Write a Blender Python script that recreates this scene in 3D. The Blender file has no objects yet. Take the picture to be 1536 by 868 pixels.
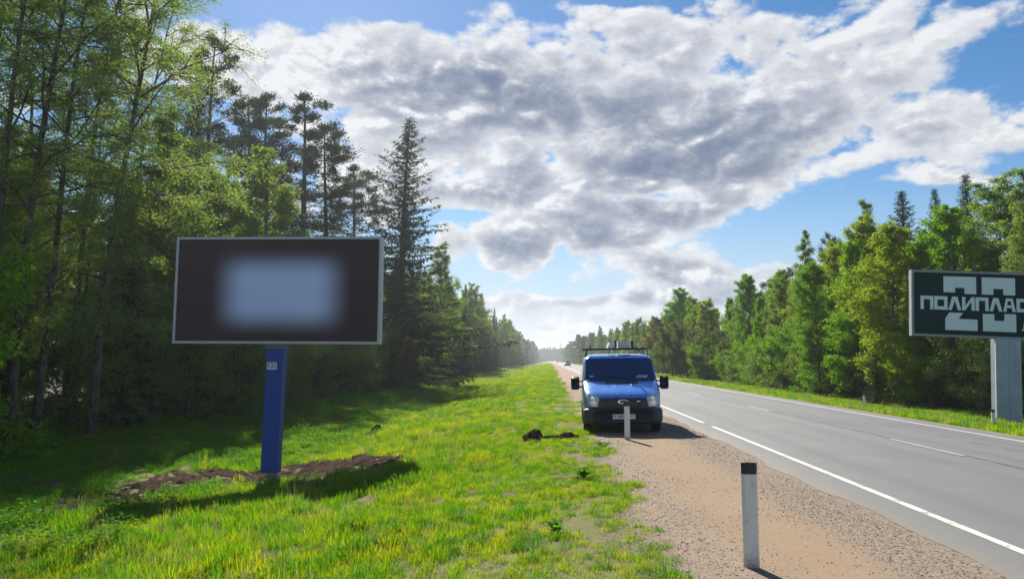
import bpy, bmesh, math, random
import numpy as np
from mathutils import Vector, Matrix, Euler

R = math.radians
sc = bpy.context.scene
COL = sc.collection

# ------------------------------------------------------------------ camera
FPX, W, H = 1120.0, 1536.0, 868.0
CAM_Z = 1.8
PITCH = math.atan(106.0 / FPX)
YAW = math.atan(55.0 / FPX * math.cos(PITCH))
cam_d = bpy.data.cameras.new("camera")
cam_d.sensor_width = 36.0
cam_d.lens = 36.0 * FPX / W
cam_d.clip_start = 0.05
cam_d.clip_end = 6000.0
cam = bpy.data.objects.new("camera", cam_d)
COL.objects.link(cam)
cam.location = (0, 0, CAM_Z)
cam.rotation_euler = (math.pi / 2 + PITCH, 0, YAW)
sc.camera = cam
CAM_M = Euler(cam.rotation_euler).to_matrix()


def ray(px, py):
    v = CAM_M @ Vector(((px - W / 2) / FPX, -(py - H / 2) / FPX, -1.0))
    return v.normalized()


def at_d(px, py, d):
    """world point on the pixel's ray at distance d along the road (world Y)"""
    v = ray(px, py)
    k = d / v.y
    return Vector((v.x * k, d, CAM_Z + v.z * k))


# ------------------------------------------------------------------ light
EXPOSURE = 1.25
SUN_EL, SUN_AZ = R(36.0), R(18.5)          # azimuth: left of the road direction
SUN_DIR = Vector((-math.sin(SUN_AZ) * math.cos(SUN_EL), math.cos(SUN_AZ) * math.cos(SUN_EL), math.sin(SUN_EL)))
sun_d = bpy.data.lights.new("sun", 'SUN')
sun_d.energy = 4.6
sun_d.angle = R(0.55)
sun_d.color = (1.0, 0.94, 0.84)
sun = bpy.data.objects.new("sun", sun_d)
COL.objects.link(sun)
sun.rotation_euler = SUN_DIR.to_track_quat('Z', 'Y').to_euler()
sun.location = (-20, 40, 60)

sc.view_settings.view_transform = 'Standard'
sc.view_settings.look = 'None'
sc.view_settings.exposure = EXPOSURE
sc.view_settings.gamma = 1.0
sc.render.engine = 'CYCLES'
cy = sc.cycles
cy.max_bounces = 8
cy.diffuse_bounces = 7
cy.glossy_bounces = 3
cy.transmission_bounces = 4
cy.transparent_max_bounces = 6
cy.volume_bounces = 0
cy.use_denoising = True
cy.sample_clamp_indirect = 6.0
cy.caustics_reflective = False
cy.caustics_refractive = False


# ------------------------------------------------------------------ node helper
class NT:
    def __init__(self, tree):
        self.t = tree
        self.n = tree.nodes
        self.l = tree.links

    def put(self, sock, v):
        if isinstance(v, bpy.types.NodeSocket):
            self.l.new(v, sock)
        elif v is not None:
            if hasattr(sock.default_value, '__len__') and not hasattr(v, '__len__'):
                v = [v] * len(sock.default_value)
            if hasattr(sock.default_value, '__len__') and len(sock.default_value) == 4 and len(v) == 3:
                v = tuple(v) + (1.0,)
            sock.default_value = v

    def node(self, typ, props=None, **ins):
        nd = self.n.new(typ)
        for k, v in (props or {}).items():
            setattr(nd, k, v)
        for k, v in ins.items():
            if k[0] == 'i' and k[1:].isdigit():
                self.put(nd.inputs[int(k[1:])], v)
            else:
                self.put(nd.inputs[k.replace('_', ' ')], v)
        return nd

    def m(self, op, a, b=None, c=None, clamp=False):
        nd = self.n.new('ShaderNodeMath')
        nd.operation = op
        nd.use_clamp = clamp
        for i, v in enumerate((a, b, c)):
            if v is not None:
                self.put(nd.inputs[i], v)
        return nd.outputs[0]

    def v(self, op, a, b=None, s=None):
        nd = self.n.new('ShaderNodeVectorMath')
        nd.operation = op
        self.put(nd.inputs[0], a)
        if b is not None:
            self.put(nd.inputs[1], b)
        if s is not None:
            self.put(nd.inputs['Scale'], s)
        return nd.outputs['Value'] if op in ('DOT_PRODUCT', 'LENGTH', 'DISTANCE') else nd.outputs[0]

    def smooth(self, x, a, b):
        nd = self.n.new('ShaderNodeMapRange')
        nd.interpolation_type = 'SMOOTHSTEP'
        self.put(nd.inputs['Value'], x)
        nd.inputs['From Min'].default_value = a
        nd.inputs['From Max'].default_value = b
        return nd.outputs[0]

    def lin(self, x, a, b, c=0.0, d=1.0):
        nd = self.n.new('ShaderNodeMapRange')
        self.put(nd.inputs['Value'], x)
        nd.inputs['From Min'].default_value = a
        nd.inputs['From Max'].default_value = b
        nd.inputs['To Min'].default_value = c
        nd.inputs['To Max'].default_value = d
        return nd.outputs[0]

    def mix(self, f, a, b):
        nd = self.n.new('ShaderNodeMix')
        nd.data_type = 'RGBA'
        self.put(nd.inputs[0], f)
        self.put(nd.inputs[6], a)
        self.put(nd.inputs[7], b)
        return nd.outputs[2]

    def noise(self, vec, scale, detail=4.0, rough=0.55, dist=0.0):
        nd = self.n.new('ShaderNodeTexNoise')
        if vec is not None:
            self.put(nd.inputs['Vector'], vec)
        nd.inputs['Scale'].default_value = scale
        nd.inputs['Detail'].default_value = detail
        nd.inputs['Roughness'].default_value = rough
        nd.inputs['Distortion'].default_value = dist
        return nd.outputs[0]

    def sep(self, vec):
        nd = self.n.new('ShaderNodeSeparateXYZ')
        self.put(nd.inputs[0], vec)
        return nd.outputs

    def comb(self, x, y, z):
        nd = self.n.new('ShaderNodeCombineXYZ')
        for i, v in enumerate((x, y, z)):
            self.put(nd.inputs[i], v)
        return nd.outputs[0]


# ------------------------------------------------------------------ sky with clouds
world = bpy.data.worlds.new("World")
sc.world = world
world.use_nodes = True
wt = NT(world.node_tree)
wt.n.clear()
SKY_STRENGTH = 0.055
sky = wt.node('ShaderNodeTexSky', dict(sky_type='NISHITA', sun_disc=False, sun_elevation=SUN_EL,
                                       sun_rotation=-SUN_AZ, altitude=50.0, air_density=1.0,
                                       dust_density=0.15, ozone_density=3.0))
d = wt.node('ShaderNodeTexCoord').outputs['Generated']
dx, dy, dz = wt.sep(d)
front = wt.smooth(dy, 0.05, 0.3)
ysafe = wt.m('MAXIMUM', dy, 0.05)
A = wt.m('DIVIDE', dx, ysafe)
E = wt.m('DIVIDE', dz, ysafe)


P0 = wt.comb(dx, dy, wt.m('MULTIPLY', dz, 1.7))
wn = wt.node('ShaderNodeTexNoise', dict(), Vector=P0)
wn.inputs['Scale'].default_value = 5.0
wn.inputs['Detail'].default_value = 3.0
wc = wt.sep(wn.outputs['Color'])
AW = wt.m('ADD', A, wt.m('MULTIPLY', wt.m('SUBTRACT', wc[0], 0.5), 0.13))
EW = wt.m('ADD', E, wt.m('MULTIPLY', wt.m('SUBTRACT', wc[1], 0.5), 0.07))

# (px, py, sx, sy, amp): where the photograph's cloud masses and blue gaps stand
cover = [
    (880, 165, 330, 125, 0.92), (640, 120, 160, 85, 0.52), (610, 240, 130, 60, 0.50), (390, 80, 220, 80, 0.74),
    (1090, 255, 180, 60, 0.56), (1310, 170, 180, 85, 0.38), (1150, 45, 200, 50, 0.34), (1430, 190, 100, 60, 0.32),
    (740, 288, 130, 40, 0.66), (925, 362, 100, 40, 1.0), (750, 374, 80, 40, 1.1), (1035, 395, 65, 22, 1.0),
    (1470, 40, 100, 42, 0.36), (1040, 312, 120, 30, 0.50), (920, 442, 150, 15, 1.0), (1160, 408, 70, 24, 0.95),
    (1050, 432, 130, 13, 1.0), (860, 495, 260, 16, 0.75), (1430, 262, 70, 10, 0.44), (560, 300, 80, 40, 0.45), (980, 470, 200, 11, 0.85), (760, 455, 70, 10, 0.6),
    (470, 158, 75, 14, -0.45), (590, 14, 130, 26, -0.70), (1220, 338, 150, 32, -0.60), (1480, 120, 60, 36, -0.50),
    (1160, 368, 80, 30, -0.60), (900, 0, 130, 10, -0.30), (1090, 100, 45, 22, -0.26), (1400, 315, 200, 28, -0.55),
    (690, 272, 70, 10, -0.7), (836, 400, 22, 34, -0.8), (690, 436, 60, 18, -0.7), (985, 290, 80, 10, -0.8), (640, 345, 34, 60, -0.6), (700, 328, 60, 8, -0.5), (880, 428, 120, 8, -0.7), (1000, 368, 26, 16, -0.5),
]
dark = [
    (900, 170, 240, 85, 0.80), (1070, 235, 170, 52, 0.72), (585, 145, 75, 28, 0.75), (720, 130, 80, 34, 0.55),
    (745, 385, 75, 30, 0.90), (895, 372, 85, 34, 0.90), (1010, 408, 55, 14, 0.7), (1180, 90, 90, 26, 0.34), (1300, 165, 100, 30, 0.34),
    (800, 280, 140, 26, 0.45), (1010, 320, 100, 22, 0.5), (1350, 205, 60, 22, 0.3), (640, 235, 90, 26, 0.3), (420, 95, 110, 26, 0.15),
]

AE = wt.comb(AW, EW, 0.0)


def total(lst):
    acc = 0.0
    for (px, py, sx, sy, amp) in lst:
        r = ray(px, py)
        a0, e0 = r.x / r.y, r.z / r.y
        nd = wt.node('ShaderNodeVectorMath', dict(operation='MULTIPLY_ADD'))
        wt.put(nd.inputs[0], AE)
        nd.inputs[1].default_value = (FPX / sx, FPX / sy, 0)
        nd.inputs[2].default_value = (-a0 * FPX / sx, -e0 * FPX / sy, 0)
        q = wt.v('DOT_PRODUCT', nd.outputs[0], nd.outputs[0])
        acc = wt.m('MULTIPLY_ADD', wt.m('POWER', 0.367879, q), amp, acc)
    return wt.m('MULTIPLY', acc, front)


bias = total(cover)
darkness = total(dark)


def fbm(vec):
    n1 = wt.noise(vec, 8.0, 9.0, 0.62, 0.0)
    bl = wt.node('ShaderNodeTexNoise', dict(noise_type='RIDGED_MULTIFRACTAL', normalize=True), Vector=vec)
    bl.inputs['Scale'].default_value = 13.0
    bl.inputs['Detail'].default_value = 6.0
    bl.inputs['Roughness'].default_value = 0.55
    bl.inputs['Offset'].default_value = 0.9
    bl.inputs['Gain'].default_value = 1.4
    puff = wt.m('SUBTRACT', 0.42, bl.outputs[0])
    return wt.m('MULTIPLY_ADD', puff, 0.34, wt.m('MULTIPLY', wt.m('SUBTRACT', n1, 0.5), 2.3))


P1 = wt.v('ADD', P0, (-0.006, 0.0, 0.016))
f0 = fbm(P0)
f1 = fbm(P1)
base_bias = wt.m('SUBTRACT', wt.noise(P0, 2.2, 2.0, 0.5), 0.5)
calm = wt.m('SUBTRACT', 1.0, wt.m('MULTIPLY', front, 0.75))
D = wt.m('ADD', wt.m('ADD', f0, bias), wt.m('SUBTRACT', wt.m('MULTIPLY', base_bias, calm), 0.10))
lowfade = wt.smooth(dz, 0.0, 0.13)
alpha = wt.m('MULTIPLY', wt.smooth(D, -0.14, 0.24), wt.m('ADD', 0.62, wt.m('MULTIPLY', lowfade, 0.38)))
thick = wt.smooth(D, 0.05, 1.05)
relief = wt.m('MULTIPLY', wt.m('SUBTRACT', f0, f1), 1.35)
mott = wt.m('MULTIPLY', wt.m('SUBTRACT', wt.noise(P1, 5.0, 4.0, 0.55), 0.5), 1.1)
deep = wt.m('MULTIPLY', darkness, wt.smooth(wt.m('ADD', D, wt.m('MULTIPLY', f0, 0.35)), 0.05, 0.60))
shade = wt.m('ADD', wt.m('MULTIPLY', thick, wt.m('ADD', 0.24, mott)), wt.m('MULTIPLY', deep, 0.56))
shade = wt.m('SUBTRACT', shade, wt.m('MULTIPLY', relief, wt.m('ADD', 0.30, wt.m('MULTIPLY', thick, 0.95))))
shade = wt.m('SUBTRACT', 1.0, wt.m('POWER', 2.71828, wt.m('MULTIPLY', wt.m('MAXIMUM', wt.m('ADD', shade, 0.06), 0.0), -1.75)))
K = 1.0 / (SKY_STRENGTH * 2 ** EXPOSURE)
ccol = wt.mix(shade, tuple(c * K for c in (0.83, 0.85, 0.88)), tuple(c * K for c in (0.07, 0.125, 0.26)))
hz = wt.m('SUBTRACT', 1.0, wt.smooth(dz, -0.02, 0.25))
sat = wt.node('ShaderNodeHueSaturation', Color=sky.outputs[0])
sat.inputs['Saturation'].default_value = 1.3
sat.inputs['Value'].default_value = 0.80
skyc = wt.mix(wt.m('MULTIPLY', hz, 0.97), sat.outputs[0], tuple(c * K for c in (0.52, 0.62, 0.75)))
final = wt.mix(alpha, skyc, ccol)
bg = wt.node('ShaderNodeBackground', Color=final, Strength=SKY_STRENGTH)
wo = wt.node('ShaderNodeOutputWorld')
world.cycles.sampling_method = 'NONE'      # a broad soft sky needs no sampling map
wt.l.new(bg.outputs[0], wo.inputs[0])


# ------------------------------------------------------------------ object helpers
def tag(o, label=None, cat=None, group=None, kind=None):
    if label:
        o['label'] = label
    if cat:
        o['category'] = cat
    if group:
        o['group'] = group
    if kind:
        o['kind'] = kind
    return o


def empty(name, loc=(0, 0, 0), rz=0.0):
    o = bpy.data.objects.new(name, None)
    o.empty_display_size = 0.2
    COL.objects.link(o)
    o.location = loc
    o.rotation_euler = (0, 0, rz)
    return o


def link(name, me, parent=None):
    o = bpy.data.objects.new(name, me)
    COL.objects.link(o)
    if parent is not None:
        o.parent = parent
    return o


class MB:
    """collects vertices and faces in numpy, builds ONE mesh"""

    def __init__(self):
        self.V, self.F, self.n = [], [], 0

    def add(self, v, f):
        v = np.asarray(v, dtype=np.float64).reshape(-1, 3)
        f = np.asarray(f, dtype=np.int64)
        self.V.append(v)
        self.F.append(f + self.n)
        self.n += len(v)

    def mesh(self, name, mat=None, smooth=False):
        me = bpy.data.meshes.new(name)
        V = np.concatenate(self.V)
        me.vertices.add(len(V))
        me.vertices.foreach_set('co', V.astype(np.float32).ravel())
        sizes, loops = [], []
        for f in self.F:
            sizes.append(np.full(len(f), f.shape[1]))
            loops.append(f.ravel())
        sizes = np.concatenate(sizes)
        loops = np.concatenate(loops)
        me.loops.add(len(loops))
        me.loops.foreach_set('vertex_index', loops.astype(np.int32))
        me.polygons.add(len(sizes))
        starts = np.zeros(len(sizes), dtype=np.int32)
        starts[1:] = np.cumsum(sizes)[:-1]
        me.polygons.foreach_set('loop_start', starts)
        me.polygons.foreach_set('use_smooth', np.full(len(sizes), smooth))
        me.update(calc_edges=True)
        if mat:
            me.materials.append(mat)
        return me

    def build(self, name, mat=None, parent=None, smooth=False):
        return link(name, self.mesh(name, mat, smooth), parent)

    def box(self, x0, x1, y0, y1, z0, z1):
        v = [(x0, y0, z0), (x1, y0, z0), (x1, y1, z0), (x0, y1, z0), (x0, y0, z1), (x1, y0, z1), (x1, y1, z1), (x0, y1, z1)]
        self.add(v, [(0, 3, 2, 1), (4, 5, 6, 7), (0, 1, 5, 4), (1, 2, 6, 5), (2, 3, 7, 6), (3, 0, 4, 7)])
        return self

    def prism(self, poly, y0, y1):
        """poly of (x,z) extruded along y"""
        n = len(poly)
        v = [(x, y0, z) for x, z in poly] + [(x, y1, z) for x, z in poly]
        b = self.n
        self.V.append(np.array(v, dtype=float))
        self.n += 2 * n
        self.F.append(np.array([[b + i for i in range(n)]]))
        self.F.append(np.array([[b + n + i for i in reversed(range(n))]]))
        self.F.append(np.array([[b + i, b + n + i, b + n + (i + 1) % n, b + (i + 1) % n] for i in range(n)]))
        return self

    def tube(self, path, radii, sides=5, cap=True):
        P = np.asarray(path, dtype=float)
        n = len(P)
        T = np.gradient(P, axis=0)
        T /= np.linalg.norm(T, axis=1)[:, None] + 1e-9
        ref = np.array([0.0, 0.0, 1.0]) if abs(T[0][2]) < 0.8 else np.array([1.0, 0.0, 0.0])
        U = np.cross(T, ref)
        U /= np.linalg.norm(U, axis=1)[:, None] + 1e-9
        B = np.cross(T, U)
        a = np.arange(sides) * 2 * math.pi / sides
        ring = U[:, None, :] * np.cos(a)[None, :, None] + B[:, None, :] * np.sin(a)[None, :, None]
        r = np.broadcast_to(np.asarray(radii, dtype=float), (n,))
        V = P[:, None, :] + ring * r[:, None, None]
        i = np.arange(n - 1)[:, None] * sides
        j = np.arange(sides)[None, :]
        j2 = (j + 1) % sides
        F = np.stack([i + j, i + j2, i + sides + j2, i + sides + j], axis=-1).reshape(-1, 4)
        b = self.n
        self.add(V.reshape(-1, 3), F)
        if cap and sides >= 3:
            self.F.append(np.array([[b + (n - 1) * sides + k for k in range(sides)]]))
            self.F.append(np.array([[b + k for k in reversed(range(sides))]]))
        return self

    def leaves(self, C, U, N, ln, wd):
        """rhombic leaves: centres C, long axis U, normal-ish N"""
        U = U / (np.linalg.norm(U, axis=1)[:, None] + 1e-9)
        S = np.cross(U, N)
        S /= np.linalg.norm(S, axis=1)[:, None] + 1e-9
        ln = np.broadcast_to(np.asarray(ln), (len(C),))[:, None]
        wd = np.broadcast_to(np.asarray(wd), (len(C),))[:, None]
        V = np.stack([C - U * ln * 0.5, C + S * wd * 0.5 - U * ln * 0.05, C + U * ln * 0.5, C - S * wd * 0.5 - U * ln * 0.05], axis=1)
        F = np.arange(len(C) * 4).reshape(-1, 4)
        self.add(V.reshape(-1, 3), F)


# ------------------------------------------------------------------ materials
def mat_new(name):
    m = bpy.data.materials.new(name)
    m.use_nodes = True
    t = NT(m.node_tree)
    t.n.clear()
    out = t.node('ShaderNodeOutputMaterial')
    return m, t, out


def simple(name, col, rough=0.5, metal=0.0, var=0.08, scale=8.0, bump=0.0, coat=0.0, spec=0.5):
    m, t, out = mat_new(name)
    pos = t.node('ShaderNodeTexCoord').outputs['Object']
    n = t.noise(pos, scale, 6.0, 0.6)
    c = t.mix(n, tuple(x * (1 - var * 2) for x in col), tuple(min(1, x * (1 + var * 2)) for x in col))
    b = t.node('ShaderNodeBsdfPrincipled', Base_Color=c, Roughness=rough, Metallic=metal)
    b.inputs['Coat Weight'].default_value = coat
    b.inputs['Specular IOR Level'].default_value = spec
    if bump:
        bp = t.node('ShaderNodeBump', Height=n, Strength=bump, Distance=0.02)
        t.l.new(bp.outputs[0], b.inputs['Normal'])
    t.l.new(b.outputs[0], out.inputs[0])
    return m


def foliage(name, ca, cb, trans=0.45, patch=None, pscale=0.25, rough=0.55, gloss=0.06, tint=(1.25, 1.15, 0.5)):
    """leaf: diffuse + translucent, colour varied leaf by leaf and in drifts"""
    m, t, out = mat_new(name)
    geo = t.node('ShaderNodeNewGeometry')
    rnd = geo.outputs['Random Per Island']
    orand = t.node('ShaderNodeObjectInfo').outputs['Random']
    f = t.m('ADD', t.m('MULTIPLY', rnd, 0.65), t.m('MULTIPLY', orand, 0.35))
    c = t.mix(f, ca, cb)
    if patch:
        n = t.noise(geo.outputs['Position'], pscale, 3.0, 0.6)
        c = t.mix(t.smooth(n, 0.42, 0.62), c, t.mix(rnd, patch, cb))
    tc = t.v('MULTIPLY', c, tint)
    dif = t.node('ShaderNodeBsdfDiffuse', Color=c)
    tr = t.node('ShaderNodeBsdfTranslucent', Color=tc)
    mx = t.node('ShaderNodeMixShader', i0=trans, i1=dif.outputs[0], i2=tr.outputs[0])
    gl = t.node('ShaderNodeBsdfGlossy', Color=(1, 1, 1), Roughness=rough)
    mx2 = t.node('ShaderNodeMixShader', i0=gloss, i1=mx.outputs[0], i2=gl.outputs[0])
    t.l.new(mx2.outputs[0], out.inputs[0])
    return m


def bark(name, col, col2, scale=6.0):
    m, t, out = mat_new(name)
    pos = t.node('ShaderNodeTexCoord').outputs['Object']
    v = t.v('MULTIPLY', pos, (1.0, 1.0, 0.35))
    n = t.noise(v, scale, 8.0, 0.7, 0.3)
    c = t.mix(t.smooth(n, 0.38, 0.62), col, col2)
    b = t.node('ShaderNodeBsdfPrincipled', Base_Color=c, Roughness=0.9)
    bp = t.node('ShaderNodeBump', Height=n, Strength=0.6, Distance=0.03)
    t.l.new(bp.outputs[0], b.inputs['Normal'])
    t.l.new(b.outputs[0], out.inputs[0])
    return m


M = {}
M['grass'] = foliage('grass', (0.14, 0.25, 0.005), (0.24, 0.34, 0.008), 0.58, patch=(0.31, 0.32, 0.014), pscale=0.45, gloss=0.012, tint=(1.25, 1.25, 0.3))
M['grass_deep'] = foliage('grass_deep', (0.06, 0.19, 0.008), (0.11, 0.27, 0.012), 0.5, gloss=0.012, tint=(1.2, 1.3, 0.4))
M['straw'] = foliage('straw', (0.30, 0.23, 0.10), (0.42, 0.34, 0.17), 0.35, gloss=0.01, tint=(1, 1, 0.9))
M['herb'] = foliage('herb', (0.075, 0.20, 0.016), (0.13, 0.28, 0.022), 0.5, gloss=0.003, tint=(1.2, 1.3, 0.4))
M['birch_leaf'] = foliage('birch_leaf', (0.115, 0.200, 0.046), (0.19, 0.29, 0.07), 0.55, gloss=0.015)
M['fresh_leaf'] = foliage('fresh_leaf', (0.10, 0.23, 0.012), (0.18, 0.33, 0.018), 0.48, gloss=0.015, tint=(1.25, 1.25, 0.4))
M['yellow_leaf'] = foliage('yellow_leaf', (0.17, 0.26, 0.012), (0.25, 0.34, 0.02), 0.48, gloss=0.015, tint=(1.25, 1.2, 0.4))
M['willow_leaf'] = foliage('willow_leaf', (0.085, 0.135, 0.035), (0.14, 0.20, 0.06), 0.4, gloss=0.015)
M['russet_leaf'] = foliage('russet_leaf', (0.12, 0.11, 0.025), (0.17, 0.16, 0.04), 0.4, gloss=0.015, tint=(1.1, 1, 0.7))
M['spruce_needle'] = foliage('spruce_needle', (0.028, 0.055, 0.026), (0.055, 0.095, 0.040), 0.3, gloss=0.01, tint=(1.1, 1.1, 0.7))
M['pine_needle'] = foliage('pine_needle', (0.030, 0.055, 0.028), (0.058, 0.092, 0.042), 0.28, gloss=0.01, tint=(1.1, 1.1, 0.7))
M['bark_dark'] = bark('bark_dark', (0.045, 0.036, 0.028), (0.13, 0.11, 0.09))
M['bark_pine'] = bark('bark_pine', (0.07, 0.045, 0.03), (0.20, 0.12, 0.07))
M['bark_birch'] = bark('bark_birch', (0.05, 0.045, 0.04), (0.33, 0.32, 0.29), 3.0)
def post_mat():
    m, t, out = mat_new('white_post')
    p = t.node('ShaderNodeTexCoord').outputs['Object']
    n = t.noise(t.v('MULTIPLY', p, (1.0, 1.0, 0.25)), 18.0, 6, 0.7)
    n2 = t.noise(p, 60.0, 4, 0.7)
    z = t.sep(p)[2]
    c = t.mix(t.m('MULTIPLY', t.smooth(n, 0.48, 0.72), 0.45), (0.70, 0.71, 0.69), (0.36, 0.34, 0.30))
    mud = t.m('MULTIPLY', t.smooth(t.m('ADD', n2, t.m('MULTIPLY', z, -2.2)), 0.12, 0.5), 0.75)
    c = t.mix(mud, c, (0.23, 0.17, 0.12))
    b = t.node('ShaderNodeBsdfPrincipled', Base_Color=c, Roughness=0.5)
    t.l.new(b.outputs[0], out.inputs[0])
    return m


M['white_post'] = post_mat()
M['black_plastic'] = simple('black_plastic', (0.022, 0.021, 0.022), 0.55, var=0.1)
M['soil'] = simple('soil', (0.056, 0.040, 0.030), 1.0, var=0.35, scale=9.0, bump=1.0, spec=0.0)


# ------------------------------------------------------------------ terrain
XP = np.array([-900, -120, -60, -28, -21, -14, -10, -8.1, -5.6, -2.6, -0.5, 1.2, 3.7, 4.05, 4.3, 10.4, 10.65, 10.95, 13, 15, 20, 30, 60, 900])
ZP = np.array([-0.6, -0.8, -0.9, -0.95, -1.0, -1.5, -1.68, -1.66, -0.98, -0.47, -0.10, 0.0, 0.0, 0.0, -0.12, -0.12, 0.0, -0.02, -0.28, -0.58, -1.0, -1.1, -0.9, -0.6])


def sstep(a, b, x):
    t = np.clip((np.asarray(x, dtype=float) - a) / (b - a), 0, 1)
    return t * t * (3 - 2 * t)


def gz(X, Y):
    X = np.asarray(X, dtype=float)
    Y = np.asarray(Y, dtype=float)
    z = np.interp(X, XP, ZP)
    z = z + 0.50 * np.exp(-((X + 9.0) / 2.6) ** 2 - ((Y - 13.4) / 2.8) ** 2)
    z = z - 0.35 * sstep(-13, -18, X) * sstep(35, 90, Y)
    off = sstep(0.3, -2.0, X) + sstep(13.5, 16, X)
    z = z + off * (0.05 * np.sin(X * 1.3 + Y * 0.7) + 0.045 * np.sin(X * 0.6 - Y * 1.1 + 1.0) + 0.03 * np.sin(2.3 * X + 1.9 * Y) + 0.02 * np.sin(4.1 * X - 3.3 * Y + 2))
    sh = sstep(0.6, 1.6, X) * sstep(3.7, 2.4, X)
    z = z + sh * 0.012 * np.sin(X * 5 + 0.4 * np.sin(Y * 0.8)) + 0.004 * sh * np.sin(Y * 2.3 + X * 3)
    return z


def gzf(x, y):
    return float(gz(x, y))


def hit(px, py):
    """where a pixel's ray meets the ground"""
    v = ray(px, py)
    t = 2.0
    while t < 1500:
        p = Vector((0, 0, CAM_Z)) + v * t
        if p.z < gzf(p.x, p.y):
            return Vector((p.x, p.y, gzf(p.x, p.y)))
        t += 0.02 + t * 0.001
    return Vector((v.x * 1500, v.y * 1500, 0))


def grid_mesh(name, xs, ys, zf, mat, smooth=True):
    X, Y = np.meshgrid(xs, ys)
    Z = zf(X, Y)
    V = np.stack([X, Y, Z], -1).reshape(-1, 3)
    nx, ny = len(xs), len(ys)
    i = np.arange(ny - 1)[:, None] * nx
    j = np.arange(nx - 1)[None, :]
    F = np.stack([i + j, i + j + 1, i + nx + j + 1, i + nx + j], -1).reshape(-1, 4)
    mb = MB()
    mb.add(V, F)
    return mb.build(name, mat, None, smooth)


def ground_mat():
    m, t, out = mat_new('ground')
    pos = t.node('ShaderNodeNewGeometry').outputs['Position']
    x, y, z = t.sep(pos)
    nb = t.noise(pos, 0.55, 4, 0.6)
    nm = t.noise(pos, 2.3, 6, 0.65)
    nf = t.noise(pos, 22.0, 6, 0.7)
    vo = t.node('ShaderNodeTexVoronoi', dict(feature='F1'), Vector=pos)
    vo.inputs['Scale'].default_value = 38.0
    vcol = t.sep(vo.outputs['Color'])[0]
    vo2 = t.node('ShaderNodeTexVoronoi', dict(feature='F1'), Vector=pos)
    vo2.inputs['Scale'].default_value = 90.0
    vcol2 = t.sep(vo2.outputs['Color'])[1]
    # turf under the blades
    turf = t.mix(nm, (0.115, 0.088, 0.042), (0.100, 0.125, 0.022))
    turf = t.mix(t.smooth(nf, 0.5, 0.75), turf, (0.22, 0.175, 0.095))
    far = t.smooth(y, 50.0, 160.0)
    turf = t.mix(far, turf, (0.11, 0.18, 0.015))
    litter = t.mix(nm, (0.035, 0.030, 0.018), (0.060, 0.060, 0.025))
    woods = t.m('ADD', t.smooth(x, -15.0, -20.0), t.smooth(x, 20.0, 24.0))
    turf = t.mix(woods, turf, litter)
    # sand and gravel of the shoulder
    sand = t.mix(nb, (0.205, 0.142, 0.088), (0.305, 0.218, 0.138))
    sand = t.mix(t.m('MULTIPLY', nf, 0.6), sand, (0.20, 0.145, 0.10))
    grav = t.mix(vcol, (0.075, 0.062, 0.05), (0.29, 0.24, 0.19))
    grav = t.mix(t.m('MULTIPLY', vcol2, 0.5), grav, (0.22, 0.18, 0.145))
    wob = t.m('MULTIPLY', t.m('SUBTRACT', nb, 0.5), 1.1)
    xa = t.m('ADD', x, wob)
    edge = t.m('ADD', x, t.m('MULTIPLY', t.m('SUBTRACT', nm, 0.5), 0.55))
    track = t.m('MULTIPLY', t.smooth(xa, 1.55, 1.95), t.m('SUBTRACT', 1.0, t.smooth(edge, 2.55, 3.15)))
    stony = t.m('SUBTRACT', 1.0, t.m('MULTIPLY', track, 0.8))
    pink = t.mix(0.45, grav, sand)
    sh = t.mix(t.m('MULTIPLY', stony, t.smooth(nm, 0.25, 0.5)), sand, pink)
    sh = t.mix(t.m('MULTIPLY', t.smooth(edge, 2.75, 3.3), 0.75), sh, t.mix(0.8, sand, grav))
    reddish = t.smooth(y, 25.0, 70.0)
    sh = t.mix(reddish, sh, t.mix(nm, (0.235, 0.155, 0.122), (0.31, 0.215, 0.17)))
    left_g = t.smooth(edge, 0.75, 1.25)
    right_g = t.m('SUBTRACT', 1.0, t.smooth(edge, 12.6, 13.3))
    gm = t.m('MULTIPLY', left_g, right_g)
    rsh = t.mix(nm, (0.15, 0.125, 0.10), (0.25, 0.205, 0.165))
    sh = t.mix(t.smooth(x, 7.0, 8.0), sh, rsh)
    col = t.mix(gm, turf, sh)
    h = t.m('ADD', t.m('MULTIPLY', nf, 0.6), t.m('MULTIPLY', vcol, 0.4))
    bp = t.node('ShaderNodeBump', Height=h, Strength=0.55, Distance=0.018)
    b = t.node('ShaderNodeBsdfPrincipled', Base_Color=col, Roughness=0.95, Normal=bp.outputs[0])
    b.inputs['Specular IOR Level'].default_value = 0.15
    t.l.new(b.outputs[0], out.inputs[0])
    return m


M['ground'] = ground_mat()
xs = np.unique(np.concatenate([np.linspace(-900, -80, 14), np.linspace(-80, -26, 28), np.linspace(-26, -14, 40), np.linspace(-14, 3.7, 120),
                               np.array([3.9, 4.05, 4.3, 7.0, 10.4, 10.65, 10.95]), np.linspace(11.2, 24, 50), np.linspace(24, 80, 28), np.linspace(80, 900, 14)]))
ys = np.unique(np.concatenate([np.linspace(-60, 2, 30), np.linspace(2, 30, 170), np.linspace(30, 90, 150), np.linspace(90, 300, 140), np.linspace(300, 2600, 60)]))
tag(grid_mesh('ground', xs, ys, gz, M['ground']), kind='structure')


# ------------------------------------------------------------------ road
def road_z(X):
    return 0.007 + 0.068 * (1 - np.abs((np.asarray(X, dtype=float) - 7.45) / 3.6))


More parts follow.
